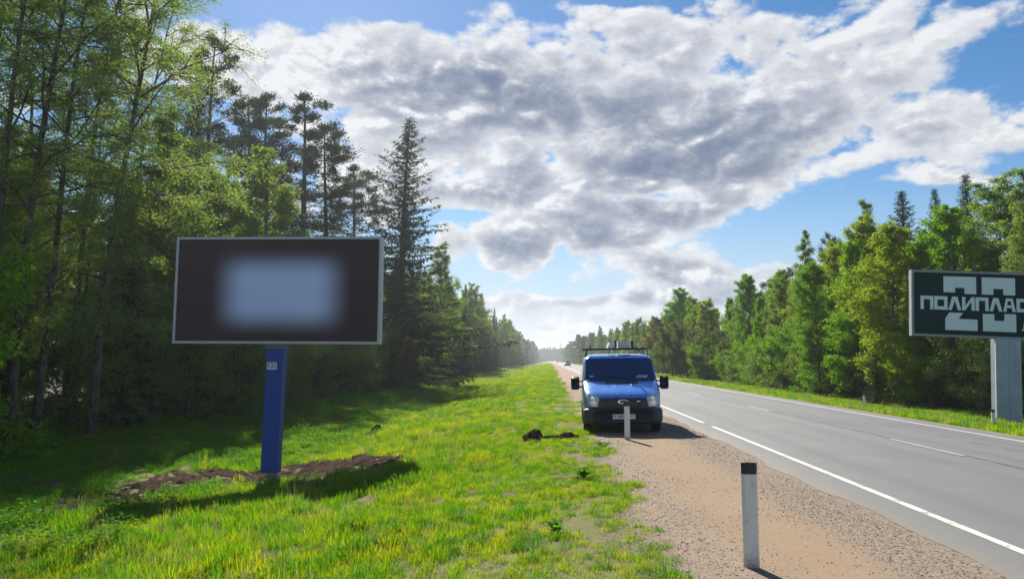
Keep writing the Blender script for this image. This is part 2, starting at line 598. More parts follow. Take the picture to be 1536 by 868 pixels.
def asphalt_mat():
    m, t, out = mat_new('asphalt')
    pos = t.node('ShaderNodeNewGeometry').outputs['Position']
    x, y, z = t.sep(pos)
    n1 = t.noise(t.v('MULTIPLY', pos, (1.0, 0.12, 1.0)), 1.2, 5, 0.6)
    n2 = t.noise(pos, 140.0, 3, 0.7)
    n3 = t.noise(pos, 0.9, 5, 0.6)
    c = t.mix(n1, (0.104, 0.112, 0.114), (0.150, 0.158, 0.158))
    c = t.mix(t.m('MULTIPLY', t.smooth(n2, 0.35, 0.7), 0.55), c, (0.085, 0.087, 0.087))
    c = t.mix(t.m('MULTIPLY', t.smooth(n3, 0.5, 0.7), 0.35), c, (0.17, 0.166, 0.155))
    n4 = t.noise(t.v('MULTIPLY', pos, (1.0, 0.3, 1.0)), 0.35, 6, 0.65, 0.6)
    c = t.mix(t.m('MULTIPLY', t.smooth(n4, 0.52, 0.60), 0.30), c, (0.075, 0.079, 0.081))
    dust = t.m('SUBTRACT', 1.0, t.smooth(t.m('ADD', x, t.m('MULTIPLY', t.m('ADD', n3, t.m('MULTIPLY', n2, 0.3)), 0.5)), 4.0, 4.7))
    c = t.mix(t.m('MULTIPLY', dust, 0.6), c, (0.20, 0.165, 0.125))
    wl = t.m('MULTIPLY', t.smooth(t.m('ABSOLUTE', t.m('SUBTRACT', t.m('ABSOLUTE', t.m('SUBTRACT', t.m('ABSOLUTE', t.m('SUBTRACT', x, 7.45)), 1.5)), 0.8)), 0.35, 0.05), 0.45)
    c = t.mix(wl, c, (0.085, 0.090, 0.092))
    bp = t.node('ShaderNodeBump', Height=n2, Strength=0.35, Distance=0.006)
    b = t.node('ShaderNodeBsdfPrincipled', Base_Color=c, Roughness=0.78, Normal=bp.outputs[0])
    b.inputs['Specular IOR Level'].default_value = 0.35
    t.l.new(b.outputs[0], out.inputs[0])
    return m


def paint_mat():
    m, t, out = mat_new('road_paint')
    pos = t.node('ShaderNodeNewGeometry').outputs['Position']
    n = t.noise(pos, 26.0, 6, 0.7)
    n2 = t.noise(pos, 3.0, 4, 0.6)
    w = t.smooth(t.m('ADD', n, t.m('MULTIPLY', t.m('SUBTRACT', n2, 0.5), 0.7)), 0.52, 0.72)
    c = t.mix(w, (0.52, 0.51, 0.45), (0.18, 0.18, 0.17))
    b = t.node('ShaderNodeBsdfPrincipled', Base_Color=c, Roughness=0.6)
    t.l.new(b.outputs[0], out.inputs[0])
    return m


M['asphalt'] = asphalt_mat()
M['paint'] = paint_mat()
M['paint_worn'] = simple('paint_worn', (0.30, 0.30, 0.28), 0.7, var=0.25, scale=9)
M['tar'] = simple('tar', (0.035, 0.035, 0.036), 0.5, var=0.2, scale=4)
rng = np.random.default_rng(3)
ry = np.concatenate([np.arange(-60, 60, 0.15), np.arange(60, 200, 1.0), np.arange(200, 2600, 20.0)])
el = 3.80 + 0.05 * np.sin(ry * 0.9) + 0.03 * np.sin(ry * 2.7 + 1) + np.where(ry < 60, rng.normal(0, 0.008, len(ry)), 0)
er = 10.92 + 0.05 * np.sin(ry * 0.7) + np.where(ry < 60, rng.normal(0, 0.015, len(ry)), 0)
cols = [(el, el * 0 - 0.10), (el, road_z(el)), (el * 0 + 4.2, road_z(el * 0 + 4.2)), (el * 0 + 7.45, road_z(el * 0 + 7.45)), (el * 0 + 10.6, road_z(el * 0 + 10.6)), (er, road_z(er)), (er, er * 0 - 0.10)]
V = np.stack([np.stack([cx, ry, cz], -1) for cx, cz in cols], 1)
n, k = len(ry), len(cols)
i = np.arange(n - 1)[:, None] * k
j = np.arange(k - 1)[None, :]
mb = MB()
mb.add(V.reshape(-1, 3), np.stack([i + j, i + j + 1, i + k + j + 1, i + k + j], -1).reshape(-1, 4))
tag(mb.build('road', M['asphalt']), kind='structure')
road = bpy.data.objects['road']


def strip(name, xc, w, y0, y1, mat, lift=0.004, wob=0.0, parent=road):
    yy = np.linspace(y0, y1, max(2, int((min(y1, 120) - y0) / 0.4) + 2)) if y1 < 140 else np.concatenate([np.arange(y0, 120, 0.5), np.linspace(120, y1, 60)])
    c = xc + wob * (np.sin(yy * 0.45) + 0.5 * np.sin(yy * 1.31 + 2) + 0.3 * np.sin(yy * 3.7))
    hw = w / 2 + (0.004 * np.sin(yy * 6.1) if w > 0.06 else 0.006 * np.sin(yy * 5.0))
    L, Rr = c - hw, c + hw
    V = np.stack([np.stack([L, yy, road_z(L) + lift], -1), np.stack([Rr, yy, road_z(Rr) + lift], -1)], 1).reshape(-1, 3)
    a = np.arange(len(yy) - 1) * 2
    mb = MB()
    mb.add(V, np.stack([a, a + 1, a + 3, a + 2], -1))
    return mb.build(name, mat, parent)


strip('edge_line', 4.42, 0.105, -40, 20.7, M['paint'])
strip('edge_line', 4.42, 0.105, 21.9, 2000, M['paint'])
strip('edge_line', 10.42, 0.105, -40, 2000, M['paint'])
for kdash in range(-2, 30):
    y0 = 14.1 + 12.0 * kdash
    strip('centre_dash', 7.50, 0.11, y0, y0 + 2.95, M['paint_worn'], lift=0.009)
strip('sealed_crack', 7.58, 0.022, -30, 110, M['tar'], lift=0.005, wob=0.018)
strip('crack', 9.1, 0.010, 9, 21, M['tar'], lift=0.005, wob=0.05)
strip('crack', 5.4, 0.009, 22, 40, M['tar'], lift=0.005, wob=0.06)


# ------------------------------------------------------------------ scatter (geometry nodes): only for stuff
def scatter(name, pts, rots, scls, idx, protos):
    me = bpy.data.meshes.new(name)
    me.vertices.add(len(pts))
    me.vertices.foreach_set('co', np.asarray(pts, dtype=np.float32).ravel())
    for nm, arr, typ in (('rot', rots, 'FLOAT_VECTOR'), ('scl', scls, 'FLOAT_VECTOR')):
        a = me.attributes.new(nm, typ, 'POINT')
        a.data.foreach_set('vector', np.asarray(arr, dtype=np.float32).ravel())
    a = me.attributes.new('idx', 'INT', 'POINT')
    a.data.foreach_set('value', np.asarray(idx, dtype=np.int32))
    o = link(name, me)
    col = bpy.data.collections.new(name + '_kinds')
    for q, pm in enumerate(protos):
        po = bpy.data.objects.new('%s_kind_%02d' % (name, q), pm)
        col.objects.link(po)
    ng = bpy.data.node_groups.new(name, 'GeometryNodeTree')
    ng.interface.new_socket('Geometry', in_out='INPUT', socket_type='NodeSocketGeometry')
    ng.interface.new_socket('Geometry', in_out='OUTPUT', socket_type='NodeSocketGeometry')
    gi = ng.nodes.new('NodeGroupInput')
    go = ng.nodes.new('NodeGroupOutput')
    ci = ng.nodes.new('GeometryNodeCollectionInfo')
    ci.inputs['Collection'].default_value = col
    ci.inputs['Separate Children'].default_value = True
    ci.inputs['Reset Children'].default_value = True
    ip = ng.nodes.new('GeometryNodeInstanceOnPoints')
    ip.inputs['Pick Instance'].default_value = True

    def named(nm, typ):
        nd = ng.nodes.new('GeometryNodeInputNamedAttribute')
        nd.data_type = typ
        nd.inputs['Name'].default_value = nm
        return nd.outputs['Attribute']
    L = ng.links
    L.new(gi.outputs[0], ip.inputs['Points'])
    L.new(ci.outputs[0], ip.inputs['Instance'])
    L.new(named('idx', 'INT'), ip.inputs['Instance Index'])
    L.new(named('rot', 'FLOAT_VECTOR'), ip.inputs['Rotation'])
    L.new(named('scl', 'FLOAT_VECTOR'), ip.inputs['Scale'])
    L.new(ip.outputs[0], go.inputs[0])
    md = o.modifiers.new('scatter', 'NODES')
    md.node_group = ng
    return o


def blades(seed, n, rad, h, w, lean, mat, broad=False):
    g = np.random.default_rng(seed)
    mb = MB()
    r = rad * np.sqrt(g.random(n))
    a = g.random(n) * 6.283
    P = np.stack([r * np.cos(a), r * np.sin(a), np.full(n, -0.02)], -1)
    hh = h * g.uniform(0.45, 1.15, n)
    az = g.random(n) * 6.283
    ln = lean * g.uniform(0.2, 1.3, n)
    D2 = np.stack([np.cos(az), np.sin(az), az * 0], -1)
    tw = az + 1.57 + g.normal(0, 0.5, n)
    S = np.stack([np.cos(tw), np.sin(tw), az * 0], -1)
    ww = w * g.uniform(0.7, 1.3, n)
    rows = []
    for t, wf in ((0.0, 0.8), (0.45, 1.0), (0.8, 0.6)):
        c = P + D2 * (hh * ln * t ** 1.8)[:, None]
        c[:, 2] += hh * t * (1 - 0.25 * ln * t)
        rows.append(c - S * (ww * wf / 2)[:, None])
        rows.append(c + S * (ww * wf / 2)[:, None])
    c = P + D2 * (hh * ln)[:, None]
    c[:, 2] += hh * (1 - 0.25 * ln)
    rows.append(c)
    V = np.stack(rows, 1).reshape(-1, 3)
    b = np.arange(n)[:, None] * 7
    mb.V.append(V)
    mb.F.append(np.concatenate([b + np.array([0, 1, 3, 2]), b + np.array([2, 3, 5, 4])]))
    mb.F.append(b + np.array([4, 5, 6]))
    mb.n = len(V)
    return mb.mesh('grass_tuft', mat)


def herb(seed, n, rad, h, leaf, mat):
    g = np.random.default_rng(seed)
    mb = MB()
    r = rad * np.sqrt(g.random(n))
    a = g.random(n) * 6.283
    z = h * g.random(n) ** 0.6 * (1 - 0.5 * (r / rad) ** 2)
    C = np.stack([r * np.cos(a), r * np.sin(a), z], -1)
    az = a + g.normal(0, 0.8, n)
    U = np.stack([np.cos(az), np.sin(az), g.normal(0.1, 0.3, n)], -1)
    Nn = np.stack([g.normal(0, 0.4, n), g.normal(0, 0.4, n), np.ones(n)], -1)
    mb.leaves(C, U, Nn, leaf * g.uniform(0.6, 1.3, n), leaf * 0.6 * g.uniform(0.7, 1.2, n))
    return mb.mesh('herb_tuft', mat)


# soil dug out round the left billboard: a band between two ground points
SOIL = [hit(110, 766), hit(235, 730), hit(330, 712), hit(430, 712), hit(500, 704), hit(585, 696)]
SOIL_W = [0.9, 1.3, 1.8, 1.8, 1.3, 0.7]


def soil_dist(X, Y):
    best = np.full(np.shape(X), 9.0)
    for (a, wa), (b, wb) in zip(zip(SOIL[:-1], SOIL_W[:-1]), zip(SOIL[1:], SOIL_W[1:])):
        ax, ay, bx, by = a.x, a.y, b.x, b.y
        t = np.clip(((X - ax) * (bx - ax) + (Y - ay) * (by - ay)) / ((bx - ax) ** 2 + (by - ay) ** 2), 0, 1)
        dd = np.hypot(X - ax - t * (bx - ax), Y - ay - t * (by - ay)) / (wa + t * (wb - wa))
        best = np.minimum(best, dd)
    return best


def pnoise(X, Y, s):
    return (np.sin(X * s + 1.3 * np.sin(Y * s * 0.7)) + np.sin(Y * s * 1.2 + 1.7 * np.sin(X * s * 0.6 + 2)) + np.sin((X + Y) * s * 0.63 + 4)) / 3


g = np.random.default_rng(11)
PTS, ROT, SCL, IDX = [], [], [], []
KINDS = [blades(1, 60, 0.16, 0.20, 0.0075, 0.55, M['grass']), blades(2, 60, 0.18, 0.15, 0.007, 0.8, M['grass']),
         blades(3, 50, 0.14, 0.27, 0.008, 0.45, M['grass_deep']), blades(4, 26, 0.2, 0.16, 0.005, 1.1, M['straw']),
         herb(5, 80, 0.2, 0.14, 0.045, M['herb']), blades(6, 14, 0.18, 0.42, 0.004, 0.35, M['straw']),
         blades(7, 70, 0.17, 0.17, 0.0075, 0.7, M['grass_deep']), herb(8, 150, 0.32, 0.36, 0.065, M['herb'])]


def sow(x0, x1, y0, y1, dens, size, wide, edge_fn, picks):
    n = int((x1 - x0) * (y1 - y0) * dens)
    X = g.uniform(x0, x1, n)
    Y = g.uniform(y0, y1, n)
    keep = edge_fn(X, Y)
    keep &= soil_dist(X, Y) > 0.92 + 0.26 * g.normal(0, 1, n)
    # leave out what can never be seen: far outside the view cone
    keep &= np.abs(X - 0.0) < 6 + Y * 0.95
    X, Y = X[keep], Y[keep]
    n = len(X)
    Z = gz(X, Y)
    pn = pnoise(X, Y, 1.1) + 0.5 * pnoise(X + 7, Y - 3, 3.1)
    sc_ = size * (1.0 + 0.28 * pn) * g.uniform(0.7, 1.3, n)
    sc_ = sc_ * np.where((X > -4) & (X < 4), 1.0 - 0.50 * sstep(-3.2, 0.8, X), 1.0)
    kinds = np.array(list(picks.keys()))
    pr = np.array(list(picks.values()), dtype=float)
    IDX.append(g.choice(kinds, n, p=pr / pr.sum()))
    PTS.append(np.stack([X, Y, Z], -1))
    ROT.append(np.stack([g.normal(0, 0.08, n), g.normal(0, 0.08, n), g.random(n) * 6.283], -1))
    SCL.append(np.stack([sc_ * wide, sc_ * wide, sc_], -1))


def verge_l(X, Y):
    lim = 1.0 + 0.38 * pnoise(X, Y, 2.2) + 0.22 * pnoise(X, Y, 7.0)
    thin = sstep(-2.8, 1.2, X) * 0.45
    bare = (pnoise(X + 3, Y * 0.8, 1.7) + 0.6 * pnoise(X, Y, 4.3)) > 1.15 - 1.6 * thin
    return (X < lim) & ~(bare & (g.random(X.shape) < 0.85))


def verge_r(X, Y):
    return X > 13.1 + 0.25 * pnoise(X, Y, 2.0)


lawn = {0: 4, 1: 3.6, 2: 1.8, 3: 1.8, 4: 0.5, 5: 0.6, 6: 1.6}
sow(-9, 1.9, 3.5, 14, 40, 0.85, 1.0, verge_l, lawn)
sow(-11, 1.9, 14, 30, 24, 0.95, 1.15, verge_l, lawn)
sow(-3, 1.9, 3.5, 24, 42, 0.95, 1.0, verge_l, {1: 4, 6: 2, 3: 1.6, 4: 0.5})
sow(-15, 2.2, 30, 70, 10, 1.1, 1.6, verge_l, lawn)
sow(-18, 2.2, 70, 160, 3.2, 1.3, 2.8, verge_l, {0: 3, 1: 3, 6: 1, 3: 0.5})
sow(-19, 2.2, 160, 420, 0.9, 1.5, 5.0, verge_l, {0: 3, 1: 3, 6: 1})
sow(-24, -6.5, 6, 36, 16, 1.0, 1.1, lambda X, Y: X < -6.5 - 2.5 * (g.random(X.shape)), {4: 2.2, 7: 0.8, 2: 2, 6: 3, 0: 1.2})
sow(-24, -9, 36, 90, 2.5, 1.2, 1.4, lambda X, Y: X < -9, {4: 2, 7: 3, 2: 1, 6: 2})
sow(12.9, 24, 14, 60, 12, 1.0, 1.4, verge_r, lawn)
sow(12.9, 24, 60, 140, 3.5, 1.2, 2.4, verge_r, lawn)
sow(12.9, 22, 140, 380, 0.9, 1.4, 5.0, verge_r, {0: 3, 1: 3, 6: 1})
tag(scatter('grass', np.concatenate(PTS), np.concatenate(ROT), np.concatenate(SCL), np.concatenate(IDX), KINDS),
    'bright green roadside grass with dry straw and low herbs', 'grass', kind='stuff')


# pebbles on the shoulder
def pebble(seed, mat):
    g2 = random.Random(seed)
    bm = bmesh.new()
    bmesh.ops.create_icosphere(bm, subdivisions=1, radius=1.0)
    for v in bm.verts:
        v.co *= g2.uniform(0.7, 1.2)
        v.co.z *= 0.62
    me = bpy.data.meshes.new('pebble')
    bm.to_mesh(me)
    bm.free()
    me.materials.append(mat)
    return me


def stone_mat(name, a, b):
    m, t, out = mat_new(name)
    r = t.node('ShaderNodeObjectInfo').outputs['Random']
    c = t.mix(r, a, b)
    bs = t.node('ShaderNodeBsdfPrincipled', Base_Color=c, Roughness=0.9)
    t.l.new(bs.outputs[0], out.inputs[0])
    return m


M['stone_a'] = stone_mat('stone_a', (0.12, 0.10, 0.085), (0.33, 0.28, 0.235))
M['stone_b'] = stone_mat('stone_b', (0.15, 0.105, 0.075), (0.36, 0.28, 0.21))
PEB = [pebble(1, M['stone_a']), pebble(2, M['stone_a']), pebble(3, M['stone_b']), pebble(4, M['stone_b'])]
px_, ro_, s_, ix_ = [], [], [], []
for (y0, y1, n, smin, smax) in ((4, 11, 34000, 0.0025, 0.0105), (11, 24, 22000, 0.004, 0.013), (24, 60, 7000, 0.008, 0.02)):
    X = g.uniform(0.5, 3.85, n)
    Y = g.uniform(y0, y1, n)
    wgt = 0.18 + 0.9 * np.exp(-((X - 3.35) / 0.42) ** 2) + 0.6 * np.exp(-((X - 1.15) / 0.45) ** 2) + 0.18 * pnoise(X, Y, 2.0)
    kp = g.random(n) < wgt
    X, Y = X[kp], Y[kp]
    n = len(X)
    s = smin + (smax - smin) * g.random(n) ** 3.2
    px_.append(np.stack([X, Y, gz(X, Y) + s * 0.2], -1))
    ro_.append(np.stack([g.normal(0, 0.4, n), g.normal(0, 0.4, n), g.random(n) * 6.28], -1))
    s_.append(np.repeat(s[:, None], 3, 1))
    ix_.append(g.integers(0, 4, n))
tag(scatter('gravel', np.concatenate(px_), np.concatenate(ro_), np.concatenate(s_), np.concatenate(ix_), PEB),
    'loose brown and grey gravel scattered on the sandy shoulder', 'gravel', kind='stuff')

# dug soil band
mb = MB()
cx = np.arange(-14.5, -3.0, 0.07)
cyy = np.arange(13.5, 27.5, 0.07)
GX, GY = np.meshgrid(cx, cyy)
dd = soil_dist(GX, GY) + 0.26 * pnoise(GX, GY, 2.7) + 0.2 * pnoise(GX, GY, 9.0)
hgt = sstep(1.05, 0.55, dd) * (0.03 + 0.03 * pnoise(GX, GY, 6.0) + 0.04 * pnoise(GX + 2, GY, 14.0) + g.normal(0, 0.020, GX.shape))
GZ = gz(GX, GY) + hgt - 0.01
nx, ny = len(cx), len(cyy)
i = np.arange(ny - 1)[:, None] * nx
j = np.arange(nx - 1)[None, :]
Fq = np.stack([i + j, i + j + 1, i + nx + j + 1, i + nx + j], -1).reshape(-1, 4)
ok = (dd < 1.0).reshape(-1)
Fq = Fq[ok[Fq].all(1)]
used = np.unique(Fq)
remap = np.zeros(nx * ny, dtype=np.int64)
remap[used] = np.arange(len(used))
mb.add(np.stack([GX, GY, GZ], -1).reshape(-1, 3)[used], remap[Fq])
tag(mb.build('dug_soil', M['soil'], None, True), 'band of freshly dug dark brown soil around the blue billboard post', 'soil', kind='stuff')


def clod_heap(px, py, lx, ly, h, n, seed, label, name='soil_heap'):
    """a ragged heap: one lumpy core with broken clods bedded into it"""
    c = hit(px, py)
    g2 = random.Random(seed)
    bm = bmesh.new()
    bmesh.ops.create_icosphere(bm, subdivisions=5, radius=1.0)
    ph = [g2.uniform(0, 6.28) for _ in range(9)]
    for v in bm.verts:
        p = v.co.copy()
        r = 1.0
        for q, f in enumerate((2.3, 4.7, 9.1)):
            r += (0.22, 0.20, 0.13)[q] * math.sin(p.x * f + ph[q * 3]) * math.sin(p.y * f * 1.13 + ph[q * 3 + 1]) + (0.12, 0.12, 0.08)[q] * math.sin(p.z * f * 1.3 + ph[q * 3 + 2])
        r += g2.uniform(-0.10, 0.10)
        v.co = Vector((p.x * lx * r, p.y * ly * r, p.z * h * r * (0.85 + 0.3 * math.sin(p.x * 3 + ph[0]))))
    bmesh.ops.bisect_plane(bm, geom=bm.verts[:] + bm.edges[:] + bm.faces[:], plane_co=(0, 0, -0.05), plane_no=(0, 0, 1), clear_inner=True)
    me = bpy.data.meshes.new(name)
    bm.to_mesh(me)
    bm.free()
    me.materials.append(M['soil'])
    o = link(name, me)
    o.location = c
    tag(o, label, 'soil heap')
    return o


clod_heap(799, 661, 0.24, 0.34, 0.20, 0, 1, 'tall dark heap of turned soil clods in the grass beside the van')
clod_heap(841, 658, 0.36, 0.16, 0.13, 0, 2, 'low flat smear of dark soil between the taller heap and the van')
clod_heap(566, 651, 0.42, 0.40, 0.36, 0, 3, 'brown soil heap among leafy herbs past the billboard')


# ------------------------------------------------------------------ trees
def perp_rand(g, n):
    v = g.normal(0, 1, (n, 3))
    return v / np.linalg.norm(v, axis=1)[:, None]


def trunk_path(g, Ht, lean, wob, n=12):
    t = np.linspace(0, 1, n)
    p = np.stack([lean[0] * Ht * t ** 1.3 + wob * np.sin(t * 5 + g.uniform(0, 6)) * t, lean[1] * Ht * t ** 1.3 + wob * np.sin(t * 4.3 + g.uniform(0, 6)) * t, Ht * t], -1)
    return p


def lerp_path(P, t):
    n = len(P) - 1
    f = min(max(t, 0), 0.9999) * n
    k = int(f)
    return P[k] + (P[k + 1] - P[k]) * (f - k)


def broadleaf(seed, Ht, Rr, base, n1, n2, n_leaf, leaf, prof, up=(0.9, 0.35), droop=0.25, tr=0.012, lean=(0, 0), wob=0.25, leafmat='birch_leaf', barkmat='bark_dark', spread=0.12, stems=1, low_sides=4):
    g = np.random.default_rng(seed)
    wood, crown = MB(), MB()
    Cs, Us = [], []
    for st in range(stems):
        ln = lean if stems == 1 else (g.normal(0, 0.22), g.normal(0, 0.22))
        hs = Ht if st == 0 else Ht * g.uniform(0.65, 0.95)
        P = trunk_path(g, hs, ln, wob)
        tt = np.linspace(0, 1, len(P))
        wood.tube(P, tr * hs * (1 - 0.93 * tt ** 0.9) + 0.012 + tr * hs * 0.5 * np.exp(-tt * 30), 8)
        for i in range(n1):
            u = (i + g.uniform(0.1, 0.9)) / n1
            t = base + (0.985 - base) * u
            p0 = lerp_path(P, t)
            L = Rr * prof(u) * g.uniform(0.6, 1.2)
            az = i * 2.399 + g.normal(0, 0.35)
            el = up[0] * u + up[1] * (1 - u) + g.normal(0, 0.15)
            dirv = np.array([math.cos(az) * math.cos(el), math.sin(az) * math.cos(el), math.sin(el)])
            s = np.linspace(0, 1, 5)
            B = p0 + dirv * (L * s)[:, None] + np.stack([0 * s, 0 * s, -droop * L * s ** 2], -1) + g.normal(0, 0.04 * L, (5, 3)) * s[:, None]
            wood.tube(B, (0.010 + 0.016 * L * (tr / 0.012)) * (1 - 0.85 * s), low_sides, cap=False)
            m2 = max(2, int(n2 * (0.45 + 0.55 * L / Rr)))
            for j in range(m2):
                s0 = g.uniform(0.25, 1.0)
                q0 = lerp_path(B, s0)
                a2 = az + g.choice([-1, 1]) * g.uniform(0.3, 1.3)
                e2 = el * 0.6 + g.normal(0, 0.3) - droop * 0.5
                l2 = L * 0.42 * (1.15 - 0.6 * s0) * g.uniform(0.6, 1.3) + 0.15
                d2 = np.array([math.cos(a2) * math.cos(e2), math.sin(a2) * math.cos(e2), math.sin(e2)])
                s3 = np.linspace(0, 1, 3)
                B2 = q0 + d2 * (l2 * s3)[:, None] + np.stack([0 * s3, 0 * s3, -droop * 1.2 * l2 * s3 ** 2], -1)
                wood.tube(B2, (0.006 + 0.006 * L * 0.6) * (1 - 0.8 * s3), 3, cap=False)
                m = max(1, int(n_leaf / (stems * n1 * n2 * 0.75) * (0.3 + l2 / (Rr * 0.35)) * g.uniform(0.5, 1.5)))
                ts = g.random(m) ** 0.7
                c = q0 + d2 * (l2 * ts)[:, None]
                c[:, 2] -= droop * 1.2 * l2 * ts ** 2
                c += g.normal(0, spread * (0.5 + 0.35 * l2), (m, 3))
                Cs.append(c)
                Us.append(np.tile(d2, (m, 1)))
    C = np.concatenate(Cs)
    n = len(C)
    U = np.concatenate(Us) * 0.5 + g.normal(0, 0.6, (n, 3)) + np.array([0, 0, -0.35])
    crown.leaves(C, U, perp_rand(g, n) + np.array([0, 0, 0.5]), leaf * g.uniform(0.7, 1.35, n), leaf * 0.72 * g.uniform(0.7, 1.25, n))
    return dict(trunk=wood.mesh('trunk', M[barkmat], True), crown=crown.mesh('crown', M[leafmat]), H=Ht)


def spruce(seed, Ht, Rr, base, levels, per, card, dens=1.0, ragged=0.25, mat='spruce_needle'):
    g = np.random.default_rng(seed)
    wood, crown = MB(), MB()
    P = trunk_path(g, Ht, (g.normal(0, 0.008), g.normal(0, 0.008)), 0.08)
    tt = np.linspace(0, 1, len(P))
    wood.tube(P, 0.010 * Ht * (1 - 0.965 * tt) + 0.010, 8)
    Cs, Us, Ls, Ws = [], [], [], []
    nb = levels * per
    gap = g.uniform(0, 6.283, 6)
    for i in range(nb):
        u = ((i + g.random()) / nb) ** 1.08
        t = base + (1 - base) * u
        if t > 0.994:
            continue
        p0 = lerp_path(P, t)
        az = i * 2.399 + g.normal(0, 0.4)
        side_f = 1.0 + ragged * 0.55 * math.sin(az * 2 + gap[0] + u * 9) + ragged * 0.45 * math.sin(az + gap[1] - u * 17)
        shape = min(1.0, (1 - u) ** 0.85 + 0.015) * (0.72 + 0.28 * min(1, u * 6 + 0.1))
        L = Rr * shape * side_f * g.uniform(1 - ragged * 1.3, 1 + ragged * 0.5) + 0.10
        if g.random() < ragged * 0.35:
            L *= 0.5
        el = 0.75 * u ** 1.5 - 0.32 * (1 - u) + g.normal(0, 0.13)
        h = np.array([math.cos(az), math.sin(az), 0.0])
        s = np.linspace(0, 1, 5)
        B = p0 + h * (L * s * math.cos(el))[:, None] + np.stack([0 * s, 0 * s, L * (math.sin(el) * s - 0.30 * s * (1 - s) + 0.10 * s ** 3)], -1)
        wood.tube(B, (0.006 + 0.007 * L) * (1 - 0.85 * s), 3, cap=False)
        m = max(4, int(dens * (5 + 20 * L)))
        ts = g.uniform(0.05, 1.0, m)
        idx = np.clip((ts * 4).astype(int), 0, 3)
        fr = (ts * 4 - idx)[:, None]
        c = B[idx] + (B[idx + 1] - B[idx]) * fr
        side = np.array([-h[1], h[0], 0.0])
        sgn = g.choice([-1.0, 1.0], m)
        hang = g.random(m) < 0.42
        du = h * g.uniform(0.4, 1.0, m)[:, None] + side * (sgn * g.uniform(0.3, 1.2, m))[:, None] + np.stack([0 * ts, 0 * ts, g.normal(-0.15, 0.25, m)], -1)
        k = int(hang.sum())
        du[hang] = h * 0.35 + np.stack([g.normal(0, 0.3, k), g.normal(0, 0.3, k), -g.uniform(0.6, 1.2, k)], -1)
        ll = card * g.uniform(0.5, 1.35, m) * (0.55 + 0.6 * L / Rr * (1 - ts * 0.6))
        du /= np.linalg.norm(du, axis=1)[:, None]
        c = c + du * (ll * 0.5)[:, None] + g.normal(0, 0.05, (m, 3))
        Cs.append(c)
        Us.append(du)
        Ls.append(ll)
        Ws.append(ll * g.uniform(0.16, 0.30, m))
    C = np.concatenate(Cs)
    n = len(C)
    crown.leaves(C, np.concatenate(Us), perp_rand(g, n) + np.array([0, 0, 0.6]), np.concatenate(Ls), np.concatenate(Ws))
    return dict(trunk=wood.mesh('trunk', M['bark_dark'], True), crown=crown.mesh('crown', M[mat]), H=Ht)


def pine(seed, Ht, Rr, base, n1, n2, per, needle):
    g = np.random.default_rng(seed)
    wood, crown = MB(), MB()
    P = trunk_path(g, Ht, (g.normal(0, 0.02), g.normal(0, 0.02)), 0.25)
    tt = np.linspace(0, 1, len(P))
    wood.tube(P, 0.0095 * Ht * (1 - 0.93 * tt) + 0.015, 8)
    Cs, Us = [], []
    for i in range(n1):
        u = (i + g.random()) / n1
        t = base + (0.99 - base) * u
        p0 = lerp_path(P, t)
        shape = (0.45 + 0.55 * math.sin(min(1, u * 1.8 + 0.15) * 1.57)) * (1 - u) ** 0.6 + 0.10
        L = Rr * shape * g.uniform(0.45, 1.25)
        az = i * 2.399 + g.normal(0, 0.5)
        el = -0.20 + 0.85 * u + g.normal(0, 0.2)
        d = np.array([math.cos(az) * math.cos(el), math.sin(az) * math.cos(el), math.sin(el)])
        s = np.linspace(0, 1, 5)
        B = p0 + d * (L * s)[:, None] + np.stack([0 * s, 0 * s, 0.20 * L * s ** 2 - 0.14 * L * s], -1) + g.normal(0, 0.05 * L, (5, 3)) * s[:, None]
        wood.tube(B, (0.010 + 0.014 * L) * (1 - 0.8 * s), 4, cap=False)
        for j in range(max(3, int(n2 * (0.4 + 0.6 * L / Rr)))):
            s0 = g.uniform(0.30, 1.0)
            q0 = lerp_path(B, s0)
            a2 = az + g.normal(0, 0.9)
            e2 = el + 0.2 + g.normal(0, 0.3)
            l2 = 0.34 * L * (1.25 - 0.7 * s0) * g.uniform(0.5, 1.4) + 0.12
            d2 = np.array([math.cos(a2) * math.cos(e2), math.sin(a2) * math.cos(e2), math.sin(e2)])
            q1 = q0 + d2 * l2
            wood.tube(np.array([q0, (q0 + q1) / 2, q1]), [0.011, 0.008, 0.004], 3, cap=False)
            mm = int(per * g.uniform(0.5, 1.5))
            tt2 = g.random(mm) ** 0.5
            uu = perp_rand(g, mm) * 0.9 + d2 * 0.7 + np.array([0, 0, 0.3])
            uu /= np.linalg.norm(uu, axis=1)[:, None]
            Cs.append(q0 + d2 * (l2 * tt2)[:, None] + g.normal(0, 0.13, (mm, 3)) + uu * needle * 0.5)
            Us.append(uu)
    C = np.concatenate(Cs)
    n = len(C)
    crown.leaves(C, np.concatenate(Us), perp_rand(g, n), needle * g.uniform(0.6, 1.4, n), needle * 0.24 * g.uniform(0.7, 1.3, n))
    return dict(trunk=wood.mesh('trunk', M['bark_pine'], True), crown=crown.mesh('crown', M['pine_needle']), H=Ht)


oval = lambda u: 0.25 + 0.85 * math.sin(math.pi * min(1, (u * 0.86 + 0.13))) ** 0.8
cone = lambda u: 0.15 + 1.0 * (1 - u) ** 0.7 * min(1, 0.45 + u * 3)
wide = lambda u: 0.35 + 0.75 * math.sin(math.pi * (u * 0.75 + 0.2)) ** 0.7

